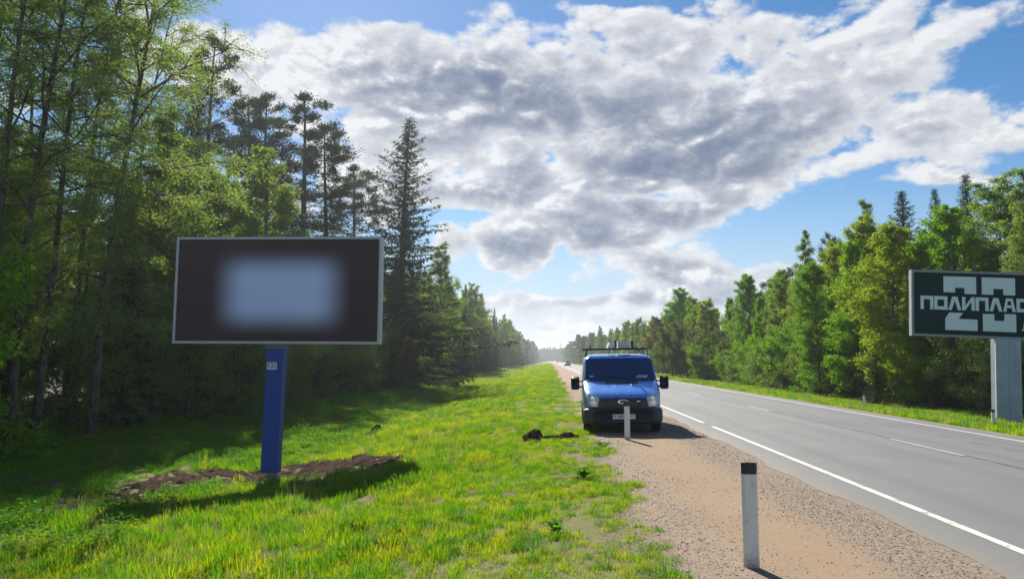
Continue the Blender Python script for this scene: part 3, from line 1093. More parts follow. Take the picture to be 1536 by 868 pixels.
T = {
    # tall airy trees at the left edge, seen close
    'alder_a': broadleaf(21, 25, 4.6, 0.16, 46, 12, 30000, 0.078, wide, up=(0.95, 0.25), droop=0.2, tr=0.0066, lean=(0.085, 0.0), wob=0.35),
    'alder_b': broadleaf(22, 24, 4.0, 0.20, 42, 12, 27000, 0.078, wide, up=(1.0, 0.3), droop=0.22, tr=0.0060, lean=(0.075, 0.01), wob=0.4),
    'birch_a': broadleaf(23, 18, 3.4, 0.14, 60, 13, 36000, 0.13, oval, up=(1.1, 0.45), droop=0.3, tr=0.008, barkmat='bark_birch', spread=0.17),
    'birch_b': broadleaf(24, 17, 3.0, 0.10, 60, 13, 34000, 0.13, cone, up=(1.1, 0.4), droop=0.35, tr=0.008, barkmat='bark_birch', spread=0.17),
    'fresh_a': broadleaf(25, 14, 3.2, 0.05, 60, 13, 38000, 0.13, oval, up=(1.15, 0.45), droop=0.2, tr=0.008, leafmat='fresh_leaf', spread=0.17),
    'fresh_b': broadleaf(26, 13, 3.0, 0.03, 60, 13, 36000, 0.13, cone, up=(1.15, 0.45), droop=0.15, tr=0.008, leafmat='fresh_leaf', spread=0.17),
    'yellow_a': broadleaf(27, 12, 2.8, 0.04, 54, 13, 32000, 0.13, oval, up=(1.1, 0.5), droop=0.25, tr=0.008, leafmat='yellow_leaf', spread=0.17),
    'willow_a': broadleaf(28, 8, 3.3, 0.05, 18, 9, 26000, 0.13, wide, up=(1.2, 0.55), droop=0.15, tr=0.010, leafmat='willow_leaf', stems=3, spread=0.16),
    'willow_b': broadleaf(29, 8, 3.0, 0.05, 18, 9, 24000, 0.13, oval, up=(1.2, 0.6), droop=0.1, tr=0.010, leafmat='willow_leaf', stems=3, spread=0.16),
    'russet_a': broadleaf(30, 11, 2.6, 0.10, 38, 9, 18000, 0.13, oval, up=(1.1, 0.5), droop=0.2, tr=0.008, leafmat='russet_leaf'),
    'shrub_a': broadleaf(31, 5.5, 2.3, 0.04, 12, 8, 10000, 0.085, wide, up=(1.1, 0.5), droop=0.15, tr=0.007, stems=4, spread=0.14),
    'shrub_b': broadleaf(32, 4.2, 2.2, 0.03, 10, 8, 9000, 0.085, wide, up=(1.1, 0.45), droop=0.2, tr=0.007, stems=5, spread=0.14, leafmat='birch_leaf'),
    'shrub_c': broadleaf(33, 3.2, 1.7, 0.03, 9, 7, 10000, 0.085, oval, up=(1.1, 0.5), droop=0.15, tr=0.007, stems=4, spread=0.14, leafmat='fresh_leaf'),
    'spruce_a': spruce(41, 24, 3.5, 0.04, 70, 8, 0.42, 1.1, 0.28),
    'spruce_b': spruce(42, 16, 2.9, 0.02, 56, 8, 0.36, 1.2, 0.22),
    'spruce_c': spruce(43, 9, 2.1, 0.01, 34, 7, 0.32, 1.2, 0.15),
    'old_spruce': spruce(44, 30, 4.8, 0.06, 62, 8, 0.50, 1.15, 0.45),
    'pine_a': pine(51, 26, 3.6, 0.40, 44, 13, 44, 0.24),
    'pine_b': pine(52, 24, 3.3, 0.36, 46, 12, 42, 0.24),
    'pine_c': pine(53, 12, 2.4, 0.18, 38, 11, 38, 0.20),
}
NAMES = {'alder': ('deciduous_tree', 'tree'), 'birch': ('birch_tree', 'birch'), 'fresh': ('deciduous_tree', 'tree'), 'yellow': ('deciduous_tree', 'tree'),
         'willow': ('willow', 'willow'), 'russet': ('deciduous_tree', 'tree'), 'shrub': ('shrub', 'shrub'), 'spruce': ('spruce_tree', 'spruce'),
         'old': ('spruce_tree', 'spruce'), 'pine': ('pine_tree', 'pine')}
TREES = []
trng = random.Random(5)


def plant(kind, x, y, h, label, group=None, wscale=1.0, rz=None, sink=0.05):
    pr = T[kind]
    nm, cat = NAMES[kind.split('_')[0]]
    k = h / pr['H']
    e = empty(nm, (x, y, gzf(x, y) - sink), trng.uniform(0, 6.283) if rz is None else rz)
    e.scale = (k * wscale, k * wscale, k)
    tr = link('trunk', pr['trunk'], e)
    cr = link('crown', pr['crown'], e)
    tag(e, label, cat, group)
    TREES.append((x, y))
    return e


def plant_px(kind, px, top, dist, label, group=None, wscale=1.0, rz=None):
    p = at_d(px, top, dist)
    h = p.z - gzf(p.x, p.y) + 0.05
    return plant(kind, p.x, p.y, h, label, group, wscale, rz)


# single trees that the photograph shows by themselves
plant_px('old_spruce', 604, 176, 84, 'tall ragged dark spruce rising behind one edge of the maroon billboard', None, 1.8, 0.3)
plant_px('pine_a', 321, 68, 58, 'tallest pine, its pointed top high above the maroon billboard', None, 1.35, 1.0)
plant_px('spruce_a', 290, 112, 60, 'dark spruce half hidden beside the tallest pine behind the maroon billboard', None, 1.5)
GP = 'pines in a row behind the maroon billboard'
for px, top, dd_, kd, ws in ((374, 150, 76, 'pine_b', 1.7), (413, 146, 78, 'pine_a', 1.6), (463, 143, 74, 'pine_b', 1.75), (497, 190, 79, 'pine_a', 1.75), (535, 250, 86, 'pine_b', 1.7)):
    plant_px(kd, px, top, dd_, 'dark pine with clumped crown in the row behind the maroon billboard', GP, ws)
plant_px('birch_a', 398, 232, 50, 'olive deciduous tree with rounded top directly above the maroon billboard', None, 1.15)
plant_px('birch_b', 255, 172, 36, 'leafy light green tree between the tall leaning trunks and the maroon billboard', None, 1.25)
plant_px('birch_a', 330, 262, 41, 'lower pale green tree rising above the billboard corner', None, 1.1)
plant_px('birch_a', 662, 372, 106, 'tall narrow birch next to the ragged spruce', None, 0.95)
GA = 'tall airy trees at the forest edge'
LA = 'tall airy tree with thin dark leaning trunk at the forest edge'
for px, py, dist, kd, h, rz in ((138, 632, 29, 'alder_a', 25, 0.1), (52, 640, 27, 'alder_b', 24, 0.2), (14, 640, 25.5, 'alder_a', 24, -0.3), (95, 630, 33, 'alder_b', 25, 0.4), (-40, 650, 24, 'alder_b', 23, 0.0),
                            (172, 615, 38, 'alder_b', 23, 0.5), (20, 620, 36, 'alder_a', 25, 2.2), (110, 610, 43, 'alder_b', 25, 0.0), (215, 610, 46, 'alder_a', 20, 1.0), (-110, 640, 27, 'alder_a', 24, 0.6)):
    p = at_d(px, py, dist)
    plant(kd, p.x, p.y, h, LA, GA, 1.0, rz)

GLS = 'understorey behind the maroon billboard'
for q in range(46):
    y = 21 + q * 1.9 + trng.uniform(-0.8, 0.8)
    x = -17.6 - trng.uniform(0, 3.5) - (1.0 if y < 30 else 0)
    if 24 < y < 29 and x > -20.5 and q % 2:
        continue
    k = trng.choice(['shrub_a', 'shrub_b', 'shrub_a', 'shrub_c', 'spruce_c'])
    if k == 'spruce_c':
        plant(k, x - 0.5, y, trng.uniform(5, 10), 'young dark spruce under the forest edge behind the maroon billboard', 'young spruces behind the maroon billboard')
    else:
        plant(k, x, y, trng.uniform(3.0, 7.0), 'leafy dark green shrub under the forest edge behind the maroon billboard', GLS, trng.uniform(0.9, 1.2))


def near_any(x, y, r):
    return any((x - a) ** 2 + (y - b) ** 2 < r * r for a, b in TREES)


def fill(x0, x1, y0, y1, n, kinds, hlo, hhi, labels, rmin, side):
    cnt = tries = 0
    while cnt < n and tries < n * 25:
        tries += 1
        y = y0 + (y1 - y0) * trng.random()
        x = trng.uniform(x0, x1)
        if near_any(x, y, rmin):
            continue
        k = trng.choice(kinds)
        lab, grp = labels[k.split('_')[0]]
        h = trng.uniform(hlo, hhi) * (0.9 if k.startswith('birch') else 1.0)
        plant(k, x, y, h, lab, grp, trng.uniform(0.9, 1.15))
        cnt += 1


LL = {'alder': ('airy tree with dark trunk deep in the forest behind the maroon billboard', 'airy trees deep in the forest'),
      'birch': ('green birch in the shaded forest wall on the maroon billboard side of the road', 'birches of the forest on the maroon billboard side'),
      'spruce': ('dark spruce in the shaded forest wall on the maroon billboard side of the road', 'spruces of the forest on the maroon billboard side'),
      'pine': ('dark pine deep in the forest on the maroon billboard side of the road', 'pines of the forest on the maroon billboard side'),
      'fresh': ('fresh green deciduous tree in the forest wall on the maroon billboard side of the road', 'fresh green trees of the forest on the maroon billboard side'),
      'russet': ('brownish deciduous tree in the forest wall on the maroon billboard side of the road', 'brownish trees of the forest on the maroon billboard side')}
fill(-31, -21.0, 24, 52, 13, ['birch_a', 'birch_b', 'spruce_b', 'birch_a', 'alder_b'], 12, 17, LL, 2.4, -1)
fill(-48, -31, 22, 90, 28, ['spruce_b', 'birch_a', 'spruce_a', 'birch_b', 'pine_c'], 13, 19, LL, 2.8, -1)
fill(-31, -23.0, 50, 92, 26, ['spruce_b', 'birch_a', 'birch_b', 'birch_b', 'spruce_b'], 8.5, 12, LL, 2.2, -1)
fill(-28, -19.0, 92, 150, 40, ['birch_a', 'birch_b', 'spruce_a', 'birch_a', 'spruce_b'], 16, 20, LL, 2.2, -1)
fill(-27, -17.0, 150, 260, 40, ['birch_a', 'birch_b', 'spruce_a', 'birch_a', 'birch_b', 'spruce_b'], 17, 23, LL, 2.6, -1)
fill(-26, -16.5, 260, 420, 30, ['birch_a', 'spruce_a', 'birch_b', 'birch_a', 'pine_a'], 18, 25, LL, 3.0, -1)

# right side
LR = {'birch': ('sunlit green birch in the forest wall across the road, on the green billboard side', 'birches of the forest on the green billboard side'),
      'fresh': ('fresh bright green tree in the forest wall across the road, on the green billboard side', 'fresh green trees of the forest on the green billboard side'),
      'yellow': ('yellow green tree in the forest wall across the road, on the green billboard side', 'yellow green trees of the forest on the green billboard side'),
      'spruce': ('dark spruce in the forest wall across the road, on the green billboard side', 'spruces of the forest on the green billboard side'),
      'pine': ('dark pine in the forest wall across the road, on the green billboard side', 'pines of the forest on the green billboard side'),
      'russet': ('brownish tree in the forest wall across the road, on the green billboard side', 'brownish trees of the forest on the green billboard side'),
      'willow': ('rounded grey green willow at the forest edge across the road', 'rounded willows at the forest edge across the road'),
      'shrub': ('low leafy shrub at the forest edge across the road', 'low shrubs at the forest edge across the road')}
for kd, px, top, dist, lab, ws in (
        ('spruce_a', 1357, 284, 62, 'broad dark spruce top beside the slender one, behind the green billboard', 1.7),
        ('spruce_a', 1404, 283, 66, 'slender dark spruce top between two broader spruces above the green billboard', 1.2),
        ('spruce_a', 1441, 261, 63, 'highest dark spruce top above the green billboard', 1.5),
        ('birch_a', 1493, 274, 50, 'broad dark green tree towering above the green billboard', 1.5),
        ('fresh_a', 1428, 318, 48, 'bright green tree just above the top edge of the green billboard', 1.1),
        ('yellow_a', 1330, 346, 47, 'yellow green tree standing beside the edge of the green billboard', 1.2),
        ('fresh_b', 1278, 368, 52, 'bright green tree next to the yellow green one by the green billboard', 1.0),
        ('birch_b', 1296, 303, 66, 'airy birch top rising behind the yellow green tree', 0.9),
        ('birch_b', 1207, 348, 68, 'narrow birch top at the step in the treeline across the road', 0.9),
        ('pine_c', 1246, 356, 72, 'small flat topped pine beside the narrow birch top', 0.8),
        ('fresh_a', 1222, 402, 58, 'fresh green tree below the narrow birch top', 1.0),
        ('birch_b', 1532, 258, 46, 'pale birch at the far side of the broad dark tree', 1.0),
        ('spruce_c', 1310, 520, 46, 'small dark spruce with boughs to the ground behind the delineator', 1.2),
        ('spruce_b', 1470, 420, 44, 'dark spruce with low boughs directly behind the green billboard post', 1.0),
        ('spruce_b', 1425, 450, 43, 'dark spruce with low boughs between the yellow green tree and green billboard post', 1.0),
        ('spruce_b', 1530, 420, 45, 'dark spruce with low boughs on the far side of the green billboard post', 1.1),
        ('fresh_b', 1385, 370, 46, 'green tree right behind the frame edge of the green billboard', 1.0),
        ('birch_a', 1168, 420, 74, 'green birch stepping down the treeline across the road', 0.9),
        ('fresh_b', 1140, 448, 80, 'fresh green tree stepping down the treeline across the road', 0.9),
        ('birch_b', 1100, 470, 98, 'narrow birch standing clear beside the rounded willows', 0.7),
        ('spruce_b', 1125, 462, 90, 'narrow pointed spruce beside the clear standing birch', 0.8),
        ('russet_a', 985, 478, 135, 'brownish tree just past the rounded willows', 1.1),
        ('russet_a', 1005, 475, 138, 'brownish pointed tree directly behind the rounded willows', 0.9)):
    plant_px(kd, px, top, dist, lab, None, ws)
for px, top, dist, ws in ((1008, 492, 118, 1.1), (1030, 486, 114, 1.1), (1062, 494, 106, 1.1), (1076, 520, 99, 1.0), (1092, 515, 96, 0.9)):
    plant_px(trng.choice(['willow_a', 'willow_b']), px, top, dist, *LR['willow'], ws)
for q in range(22):
    y = 40 + q * 3.2 + trng.uniform(-1, 1)
    k = trng.choice(['shrub_a', 'shrub_c', 'spruce_c', 'shrub_b'])
    if k == 'spruce_c':
        plant(k, 21.2 + trng.uniform(0, 1.6), y, trng.uniform(3.5, 6.0), 'young spruce with boughs to the grass at the forest edge across the road', 'young spruces at the forest edge across the road')
    else:
        plant(k, 21.2 + trng.uniform(0, 1.6), y, trng.uniform(2.5, 5.5), *LR['shrub'])
fill(22, 26, 40, 98, 36, ['fresh_a', 'fresh_b', 'birch_b', 'yellow_a', 'birch_a', 'fresh_a'], 11.0, 13.5, LR, 2.2, 1)
fill(26, 46, 42, 110, 42, ['fresh_a', 'birch_a', 'spruce_b', 'birch_b', 'spruce_a', 'pine_c'], 11, 14.5, LR, 2.6, 1)
fill(22, 30, 112, 260, 60, ['fresh_a', 'birch_b', 'fresh_b', 'spruce_b', 'birch_a', 'yellow_a'], 10.5, 15, LR, 2.4, 1)
fill(20, 32, 260, 430, 34, ['birch_a', 'spruce_b', 'birch_b', 'fresh_a', 'spruce_a'], 11, 17, LR, 3.0, 1)

# far woods that read as one mass
def far_wood(name, spots, seed, label):
    g = np.random.default_rng(seed)
    mb = MB()
    for (x, y, h) in spots:
        n = 420
        u = g.random(n) ** 0.8
        con = g.random() < 0.5
        r = h * (0.25 * (1 - u) + 0.015 if con else 0.24 * np.sin(np.pi * (0.1 + 0.85 * u)) ** 0.6) * np.sqrt(g.random(n))
        a = g.random(n) * 6.283
        C = np.stack([x + r * np.cos(a), y + r * np.sin(a), gzf(x, y) + h * (0.02 + 0.98 * u)], -1)
        mb.leaves(C, g.normal(0, 1, (n, 3)), perp_rand(g, n), h * 0.085 * g.uniform(0.6, 1.3, n), h * 0.055 * g.uniform(0.6, 1.3, n))
    o = mb.build(name, M['far_leaf'])
    tag(o, label, 'forest', kind='stuff')


M['far_leaf'] = foliage('far_leaf', (0.030, 0.060, 0.016), (0.07, 0.12, 0.025), 0.3)
frng = random.Random(9)
far_wood('far_forest', [(frng.uniform(-34, -17), y, frng.uniform(16, 24)) for y in np.arange(420, 1150, 3.5)], 1, 'far forest wall along the verge on the parked van side')
far_wood('far_forest', [(frng.uniform(19, 40), y, frng.uniform(13, 20)) for y in np.arange(430, 1100, 3.5)], 2, 'far forest wall along the opposite side of the road')
far_wood('far_forest', [(frng.uniform(-140, 180), frng.uniform(1180, 1320), frng.uniform(16, 24)) for q in range(380)], 3, 'bluish far forest closing the view at the end of the road')


# ------------------------------------------------------------------ billboards
def text_mesh(txt, size, mat, depth=0.003, name='text'):
    cu = bpy.data.curves.new(name, 'FONT')
    cu.body = txt
    cu.size = size
    cu.align_x = 'CENTER'
    cu.align_y = 'CENTER'
    cu.extrude = depth
    cu.offset = 0.012 * size
    o = bpy.data.objects.new(name, cu)
    COL.objects.link(o)
    dg = bpy.context.evaluated_depsgraph_get()
    me = bpy.data.meshes.new_from_object(o.evaluated_get(dg))
    bpy.data.objects.remove(o)
    me.materials.clear()
    me.materials.append(mat)
    return me


def poster_mat():
    m, t, out = mat_new('poster_print')
    p = t.node('ShaderNodeTexCoord').outputs['Object']
    x, y, z = t.sep(p)
    # pale blue soft-edged rectangle printed on maroon
    ax = t.m('SUBTRACT', 1.0, t.smooth(t.m('ABSOLUTE', t.m('SUBTRACT', x, 0.10)), 0.95, 2.15))
    az = t.m('SUBTRACT', 1.0, t.smooth(t.m('ABSOLUTE', t.m('ADD', z, 0.06)), 0.36, 1.32))
    f = t.m('MULTIPLY', ax, az)
    n = t.noise(p, 1.1, 3, 0.5)
    base = t.mix(n, (0.060, 0.033, 0.034), (0.080, 0.047, 0.048))
    c = t.mix(f, base, (0.62, 0.71, 0.97))
    b = t.node('ShaderNodeBsdfPrincipled', Base_Color=c, Roughness=0.6)
    b.inputs['Specular IOR Level'].default_value = 0.2
    t.l.new(b.outputs[0], out.inputs[0])
    return m


M['poster'] = poster_mat()
M['frame_grey'] = simple('frame_grey', (0.50, 0.50, 0.51), 0.45, var=0.08, scale=3)
M['blue_paint'] = simple('blue_paint', (0.004, 0.055, 0.30), 0.6, var=0.12, scale=3)
M['steel'] = simple('steel', (0.16, 0.15, 0.14), 0.6, 0.3, var=0.2, scale=6)
M['concrete'] = simple('concrete', (0.26, 0.24, 0.21), 0.9, var=0.15, scale=7, bump=0.4)
M['label_white'] = simple('label_white', (0.68, 0.68, 0.66), 0.5, var=0.03)
M['ink'] = simple('ink', (0.02, 0.02, 0.022), 0.6, var=0.05)
M['green_board'] = simple('green_board', (0.006, 0.036, 0.036), 0.8, var=0.08, scale=1.2, spec=0.05)
M['print_pale'] = simple('print_pale', (0.66, 0.80, 0.76), 0.7, var=0.03, scale=1.5, spec=0.2)
M['zinc'] = simple('zinc', (0.27, 0.34, 0.38), 0.42, 0.55, var=0.16, scale=1.6)


def frame_parts(root, w, h, depth, fw, mat):
    """outer frame of four bars and the back of a billboard; face at y=0 looks towards -y"""
    z0 = 0
    MB().box(-w / 2, w / 2, -0.03, depth, h - fw, h).build('frame_bar', mat, root)
    MB().box(-w / 2, w / 2, -0.03, depth, 0, fw).build('frame_bar', mat, root)
    MB().box(-w / 2, -w / 2 + fw, -0.03, depth, fw, h - fw).build('frame_bar', mat, root)
    MB().box(w / 2 - fw, w / 2, -0.03, depth, fw, h - fw).build('frame_bar', mat, root)
    MB().box(-w / 2 + fw, w / 2 - fw, depth - 0.04, depth - 0.01, fw, h - fw).build('back_panel', mat, root)


# left: maroon poster on a blue post
BD = 21.6
pb = at_d(404, 722, BD)
base_z = gzf(pb.x, BD)
bb = empty('billboard', (pb.x, BD, base_z), 0)
bl, br_, bt = at_d(260.5, 515.5, BD), at_d(570.5, 515.5, BD), at_d(415, 356, BD)
bw, bh = br_.x - bl.x, bt.z - bl.z
board_root_z = bl.z - base_z
bcx = (bl.x + br_.x) / 2 - pb.x
fr = empty('board', (0, 0, 0))
fr.parent = bb
fr.location = (bcx, -0.05, board_root_z)
fr.rotation_euler = (0, R(0.3), 0)
fr.name = 'board'
# the face is a part of its own, its frame bars sit under it
bpy.data.objects.remove(fr)
face = MB().box(-bw / 2 + 0.075, bw / 2 - 0.075, -0.012, 0.01, -bh / 2 + 0.075, bh / 2 - 0.075).build('poster', M['poster'], bb)
face.location = (bcx, -0.05, board_root_z + bh / 2)
face.rotation_euler = (0, R(0.3), 0)
fw, dp = 0.07, 0.30
for bx in ((-bw / 2, bw / 2, bh / 2 - fw, bh / 2), (-bw / 2, bw / 2, -bh / 2, -bh / 2 + fw), (-bw / 2, -bw / 2 + fw, -bh / 2 + fw, bh / 2 - fw), (bw / 2 - fw, bw / 2, -bh / 2 + fw, bh / 2 - fw)):
    o = MB().box(bx[0], bx[1], -0.035, dp, bx[2], bx[3]).build('frame_bar', M['frame_grey'], bb)
    o.location = face.location
    o.rotation_euler = face.rotation_euler
o = MB().box(-bw / 2 + fw, bw / 2 - fw, dp - 0.05, dp - 0.02, -bh / 2 + fw, bh / 2 - fw).build('back_panel', M['frame_grey'], bb)
o.location = face.location
# post: tapered blue casing on a steel stub
ptop, pbot = at_d(414, 520, BD), at_d(404, 708, BD)


def casing(mbx, x0, z0, x1, z1, w0, w1, d0, d1, yc):
    v = []
    for (x, z, w, dpt) in ((x0, z0, w0, d0), (x1, z1, w1, d1)):
        v += [(x - w / 2, yc - dpt / 2, z), (x + w / 2, yc - dpt / 2, z), (x + w / 2, yc + dpt / 2, z), (x - w / 2, yc + dpt / 2, z)]
    mbx.add(v, [(0, 3, 2, 1), (4, 5, 6, 7), (0, 1, 5, 4), (1, 2, 6, 5), (2, 3, 7, 6), (3, 0, 4, 7)])
    return mbx


post = casing(MB(), pbot.x - pb.x, pbot.z - base_z, ptop.x - pb.x, ptop.z - base_z - 0.06, 0.48, 0.50, 0.34, 0.34, 0.10).build('post_casing', M['blue_paint'], bb)
casing(MB(), 0.02, -0.35, pbot.x - pb.x + 0.04, pbot.z - base_z, 0.26, 0.24, 0.22, 0.22, 0.10).build('post_stub', M['concrete'], bb)
casing(MB(), ptop.x - pb.x, ptop.z - base_z - 0.06, ptop.x - pb.x, board_root_z + 0.0, 0.62, 0.62, 0.22, 0.22, 0.10).build('board_bracket', M['steel'], bb)
pl = at_d(409.5, 548.5, BD)
plate = MB().box(-0.145, 0.145, -0.006, 0.006, -0.105, 0.105).build('number_plate', M['label_white'], bb)
plate.location = (pl.x - pb.x, -0.082, pl.z - base_z)
tm = link('digits', text_mesh('121', 0.19, M['ink']), plate)
tm.location = (0, -0.009, 0)
tm.rotation_euler = (R(90), 0, 0)
tag(bb, 'maroon billboard with blurred pale blue rectangle on a single blue post', 'billboard')

# right: dark green board with pale lettering, cut by the frame in the photograph
D2 = 34.0
g0 = at_d(1369, 450.5, D2)
pr_ = at_d(1509, 637, D2)
gb = empty('billboard', (pr_.x, D2, gzf(pr_.x, D2) - 0.02), 0)
gb.rotation_euler = (0, R(2.4), R(-2.0))
gw, gh = 6.6, 3.02
gl, gtp, gbt = at_d(1367.5, 450, D2), at_d(1368, 401.5, D2), at_d(1370, 500.5, D2)
gh = gtp.z - gbt.z
gz0 = gbt.z - gb.location.z - 0.23          # the roll lifts the left end
gx0 = gl.x - gb.location.x + 0.02
gx0 -= 0.22
M_ = gx0 + gw / 2
zc = gz0 + gh / 2
gface = MB().box(M_ - gw / 2 + 0.10, M_ + gw / 2 - 0.10, -0.03, 0.0, gz0 + 0.10, gz0 + gh - 0.10).build('board_face', M['green_board'], gb)
fw = 0.10
M['frame_dark'] = simple('frame_dark', (0.26, 0.27, 0.28), 0.5, var=0.1, scale=3)
for bx in ((gx0, gx0 + gw, gz0 + gh - fw, gz0 + gh), (gx0, gx0 + gw, gz0, gz0 + fw), (gx0, gx0 + fw, gz0 + fw, gz0 + gh - fw), (gx0 + gw - fw, gx0 + gw, gz0 + fw, gz0 + gh - fw)):
    MB().box(bx[0], bx[1], -0.06, 0.20, bx[2], bx[3]).build('frame_bar', M['frame_dark'], gb)
MB().box(gx0 + fw, gx0 + gw - fw, 0.17, 0.20, gz0 + fw, gz0 + gh - fw).build('back_panel', M['frame_grey'], gb)
# lettering in board units: photo crop pixels -> metres (6.2 crop px per photo px)
UNIT = D2 / FPX / 6.2


def L2(u, v):
    """crop pixel (origin at the board's inner left edge, middle height) -> board x,z"""
    return (gx0 + fw + (u - 150) * UNIT * 0.945, zc - (v - 440 - (u - 150) * 0.047) * UNIT)


def poly_part(name, polys, parent=gface):
    mbx = MB()
    for pg in polys:
        mbx.prism([L2(u, v) for u, v in pg], -0.042, -0.031)
    return mbx.build(name, M['print_pale'], parent)


def rects_digit():
    s = 0.047

    def q(u0, u1, v0, v1):
        # v at u=150 reference, sheared along the slope
        return [(u0, v0 + (u0 - 150) * s), (u1, v0 + (u1 - 150) * s), (u1, v1 + (u1 - 150) * s), (u0, v1 + (u0 - 150) * s)]
    return q


q = rects_digit()
poly_part('digit', [q(427, 533, 190, 336), q(533, 620, 190, 292), q(620, 727, 190, 346)])                    # upper half of the 2
sl = 0.047
poly_part('digit', [[(478, 535), (604, 541), (562, 594), (440, 588)][::1], [(440, 588), (562, 594), (735, 604), (735, 706), (440, 692)]])   # lower half of the 2
poly_part('digit', [q(778, 884, 190, 346), q(884, 974, 190, 292), q(974, 1082, 190, 346)])                   # upper half of the 0
poly_part('digit', [q(784, 888, 522, 678), q(888, 980, 580, 678), q(980, 1086, 516, 678)])                   # lower half of the 0
LET_T, LET_B = 374, 496


def letter(ch, u0, u1):
    t, b, w = LET_T, LET_B, 30.0
    um = (u0 + u1) / 2
    P = []
    if ch == 'П':
        P = [q(u0, u0 + w, t, b), q(u0 + w, u1 - w, t, t + w), q(u1 - w, u1, t, b)]
    elif ch == 'О':
        P = [q(u0, u0 + w, t, b), q(u0 + w, u1 - w, t, t + w), q(u0 + w, u1 - w, b - w, b), q(u1 - w, u1, t, b)]
    elif ch == 'С':
        P = [q(u0, u0 + w, t, b), q(u0 + w, u1, t, t + w), q(u0 + w, u1, b - w, b)]
    elif ch == 'Т':
        P = [q(u0, u1, t, t + w), q(um - w / 2, um + w / 2, t + w, b)]
    else:
        def sh(pts):
            return [(u, v + (u - 150) * sl) for u, v in pts]
        if ch == 'Л':
            P = [sh([(um - 24, t), (um, t), (um, t + 34), (u0 + w, b), (u0, b)]), sh([(um, t), (um + 24, t), (u1, b), (u1 - w, b), (um, t + 34)])]
        elif ch == 'А':
            P = [sh([(um - 30, t), (um, t), (um, t + 26), (um - 14, t + 26), (u0 + w, b), (u0, b)]), sh([(um, t), (um + 30, t), (u1, b), (u1 - w, b), (um + 14, t + 26), (um, t + 26)]), sh([(um - 22, t + 62), (um + 22, t + 62), (um + 28, t + 88), (um - 28, t + 88)])]
        elif ch == 'И':
            P = [q(u0, u0 + w, t, b), q(u1 - w, u1, t, b), sh([(u0 + w, b - 42), (u1 - w, t + 2), (u1 - w, t + 42), (u0 + w, b - 2)])]
        elif ch == 'К':
            P = [q(u0, u0 + w, t, b), sh([(u0 + w, (t + b) / 2 - 14), (u1 - w, t), (u1, t), (u0 + w + 18, (t + b) / 2)]), sh([(u0 + w, (t + b) / 2 + 14), (u0 + w + 18, (t + b) / 2), (u1, b), (u1 - w, b)])]
    return P


ul = 214
for ch, wd in zip('ПОЛИПЛАСТИК', (118, 122, 118, 116, 118, 116, 114, 112, 108, 114, 112)):
    poly_part('letter', letter(ch, ul, ul + wd))
    ul += wd + 8
xl, zl = L2(1180, 692)
lt = link('small_lettering', text_mesh('лет', 0.62, M['print_pale'], 0.004), gface)
lt.location = (xl + 0.30, -0.036, zl + 0.10)
lt.rotation_euler = (R(90), 0, 0)
# wide zinc casing of ribbed sheets, and a foot
pw0 = at_d(1491, 560, D2).x - gb.location.x
pw1 = at_d(1527, 560, D2).x - gb.location.x
ptz = gz0
for q_ in range(4):
    a = pw0 + (pw1 - pw0) * q_ / 4
    b = pw0 + (pw1 - pw0) * (q_ + 1) / 4
    casing(MB(), (a + b) / 2, 0.16, (a + b) / 2, ptz, b - a - 0.006, b - a - 0.006, 0.5, 0.5, 0.16 + 0.004 * (q_ % 2)).build('casing_sheet', M['zinc'], gb)
MB().box(pw0 - 0.06, pw0 - 0.006, -0.10, -0.04, 0.16, ptz - 0.01).build('corner_strip', M['frame_grey'], gb)
MB().box(pw1 - 0.75, pw1 + 0.05, -0.15, 0.45, -0.4, 0.16).build('foot', M['steel'], gb)
tag(gb, 'dark green billboard with a large pale 20 and lettering on grey post', 'billboard')


# ------------------------------------------------------------------ delineator posts
def delineator(px, py, hgt, width, label, cap=True, tilt=(0, 0), rz=0.0, cap_h=0.09, loc=None):
    p = hit(px, py) if loc is None else Vector(loc)
    e = empty('delineator_post', (p.x, p.y, gzf(p.x, p.y) - 0.02), rz)
    e.rotation_euler = (R(tilt[0]), R(tilt[1]), rz)
    w, dp, c = width / 2, width * 0.42, width * 0.17
    poly = [(-w, -dp * 0.35), (-w + c, -dp), (w - c, -dp), (w, -dp * 0.35), (w * 0.55, dp), (-w * 0.55, dp)]

    def shaft(z0, z1, k=1.0, slope=0.0):
        n = len(poly)
        v = [(x * k, y * k, z0) for x, y in poly] + [(x * k, y * k, z1 - slope * (y / dp)) for x, y in poly]
        mbx = MB()
        mbx.V.append(np.array(v))
        mbx.n = 2 * n
        mbx.F.append(np.array([[i for i in reversed(range(n))]]))
        mbx.F.append(np.array([[n + i for i in range(n)]]))
        mbx.F.append(np.array([[i, (i + 1) % n, n + (i + 1) % n, n + i] for i in range(n)]))
        return mbx
    zc_ = hgt - (cap_h if cap else 0)
    shaft(-0.25, zc_, 1.0, 0.0 if cap else 0.012).build('shaft', M['white_post'], e)
    if cap:
        shaft(zc_, hgt, 1.015, 0.012).build('cap_band', M['black_plastic'], e)
        MB().box(-0.028, 0.028, dp * 1.0 - 0.002, dp * 1.03 + 0.006, zc_ + 0.015, zc_ + 0.075).build('reflector', M['frame_grey'], e)
    tag(e, label, 'delineator', 'roadside delineator posts')
    return e


delineator(1127, 850, 0.905, 0.135, 'white delineator post with black top standing alone in the gravel shoulder', True, (0, 0.0), R(-4))
delineator(941, 659, 0.865, 0.130, 'white delineator post with black top directly in front of the blue van', True, (0, -0.4), R(3))
delineator(1296, 613, 0.66, 0.13, 'plain white delineator post across the road in front of the trees', False)
delineator(1491, 637, 0.62, 0.14, 'white delineator post with dark top beside the foot of the green billboard', True, (0, -2), 0, 0.10)


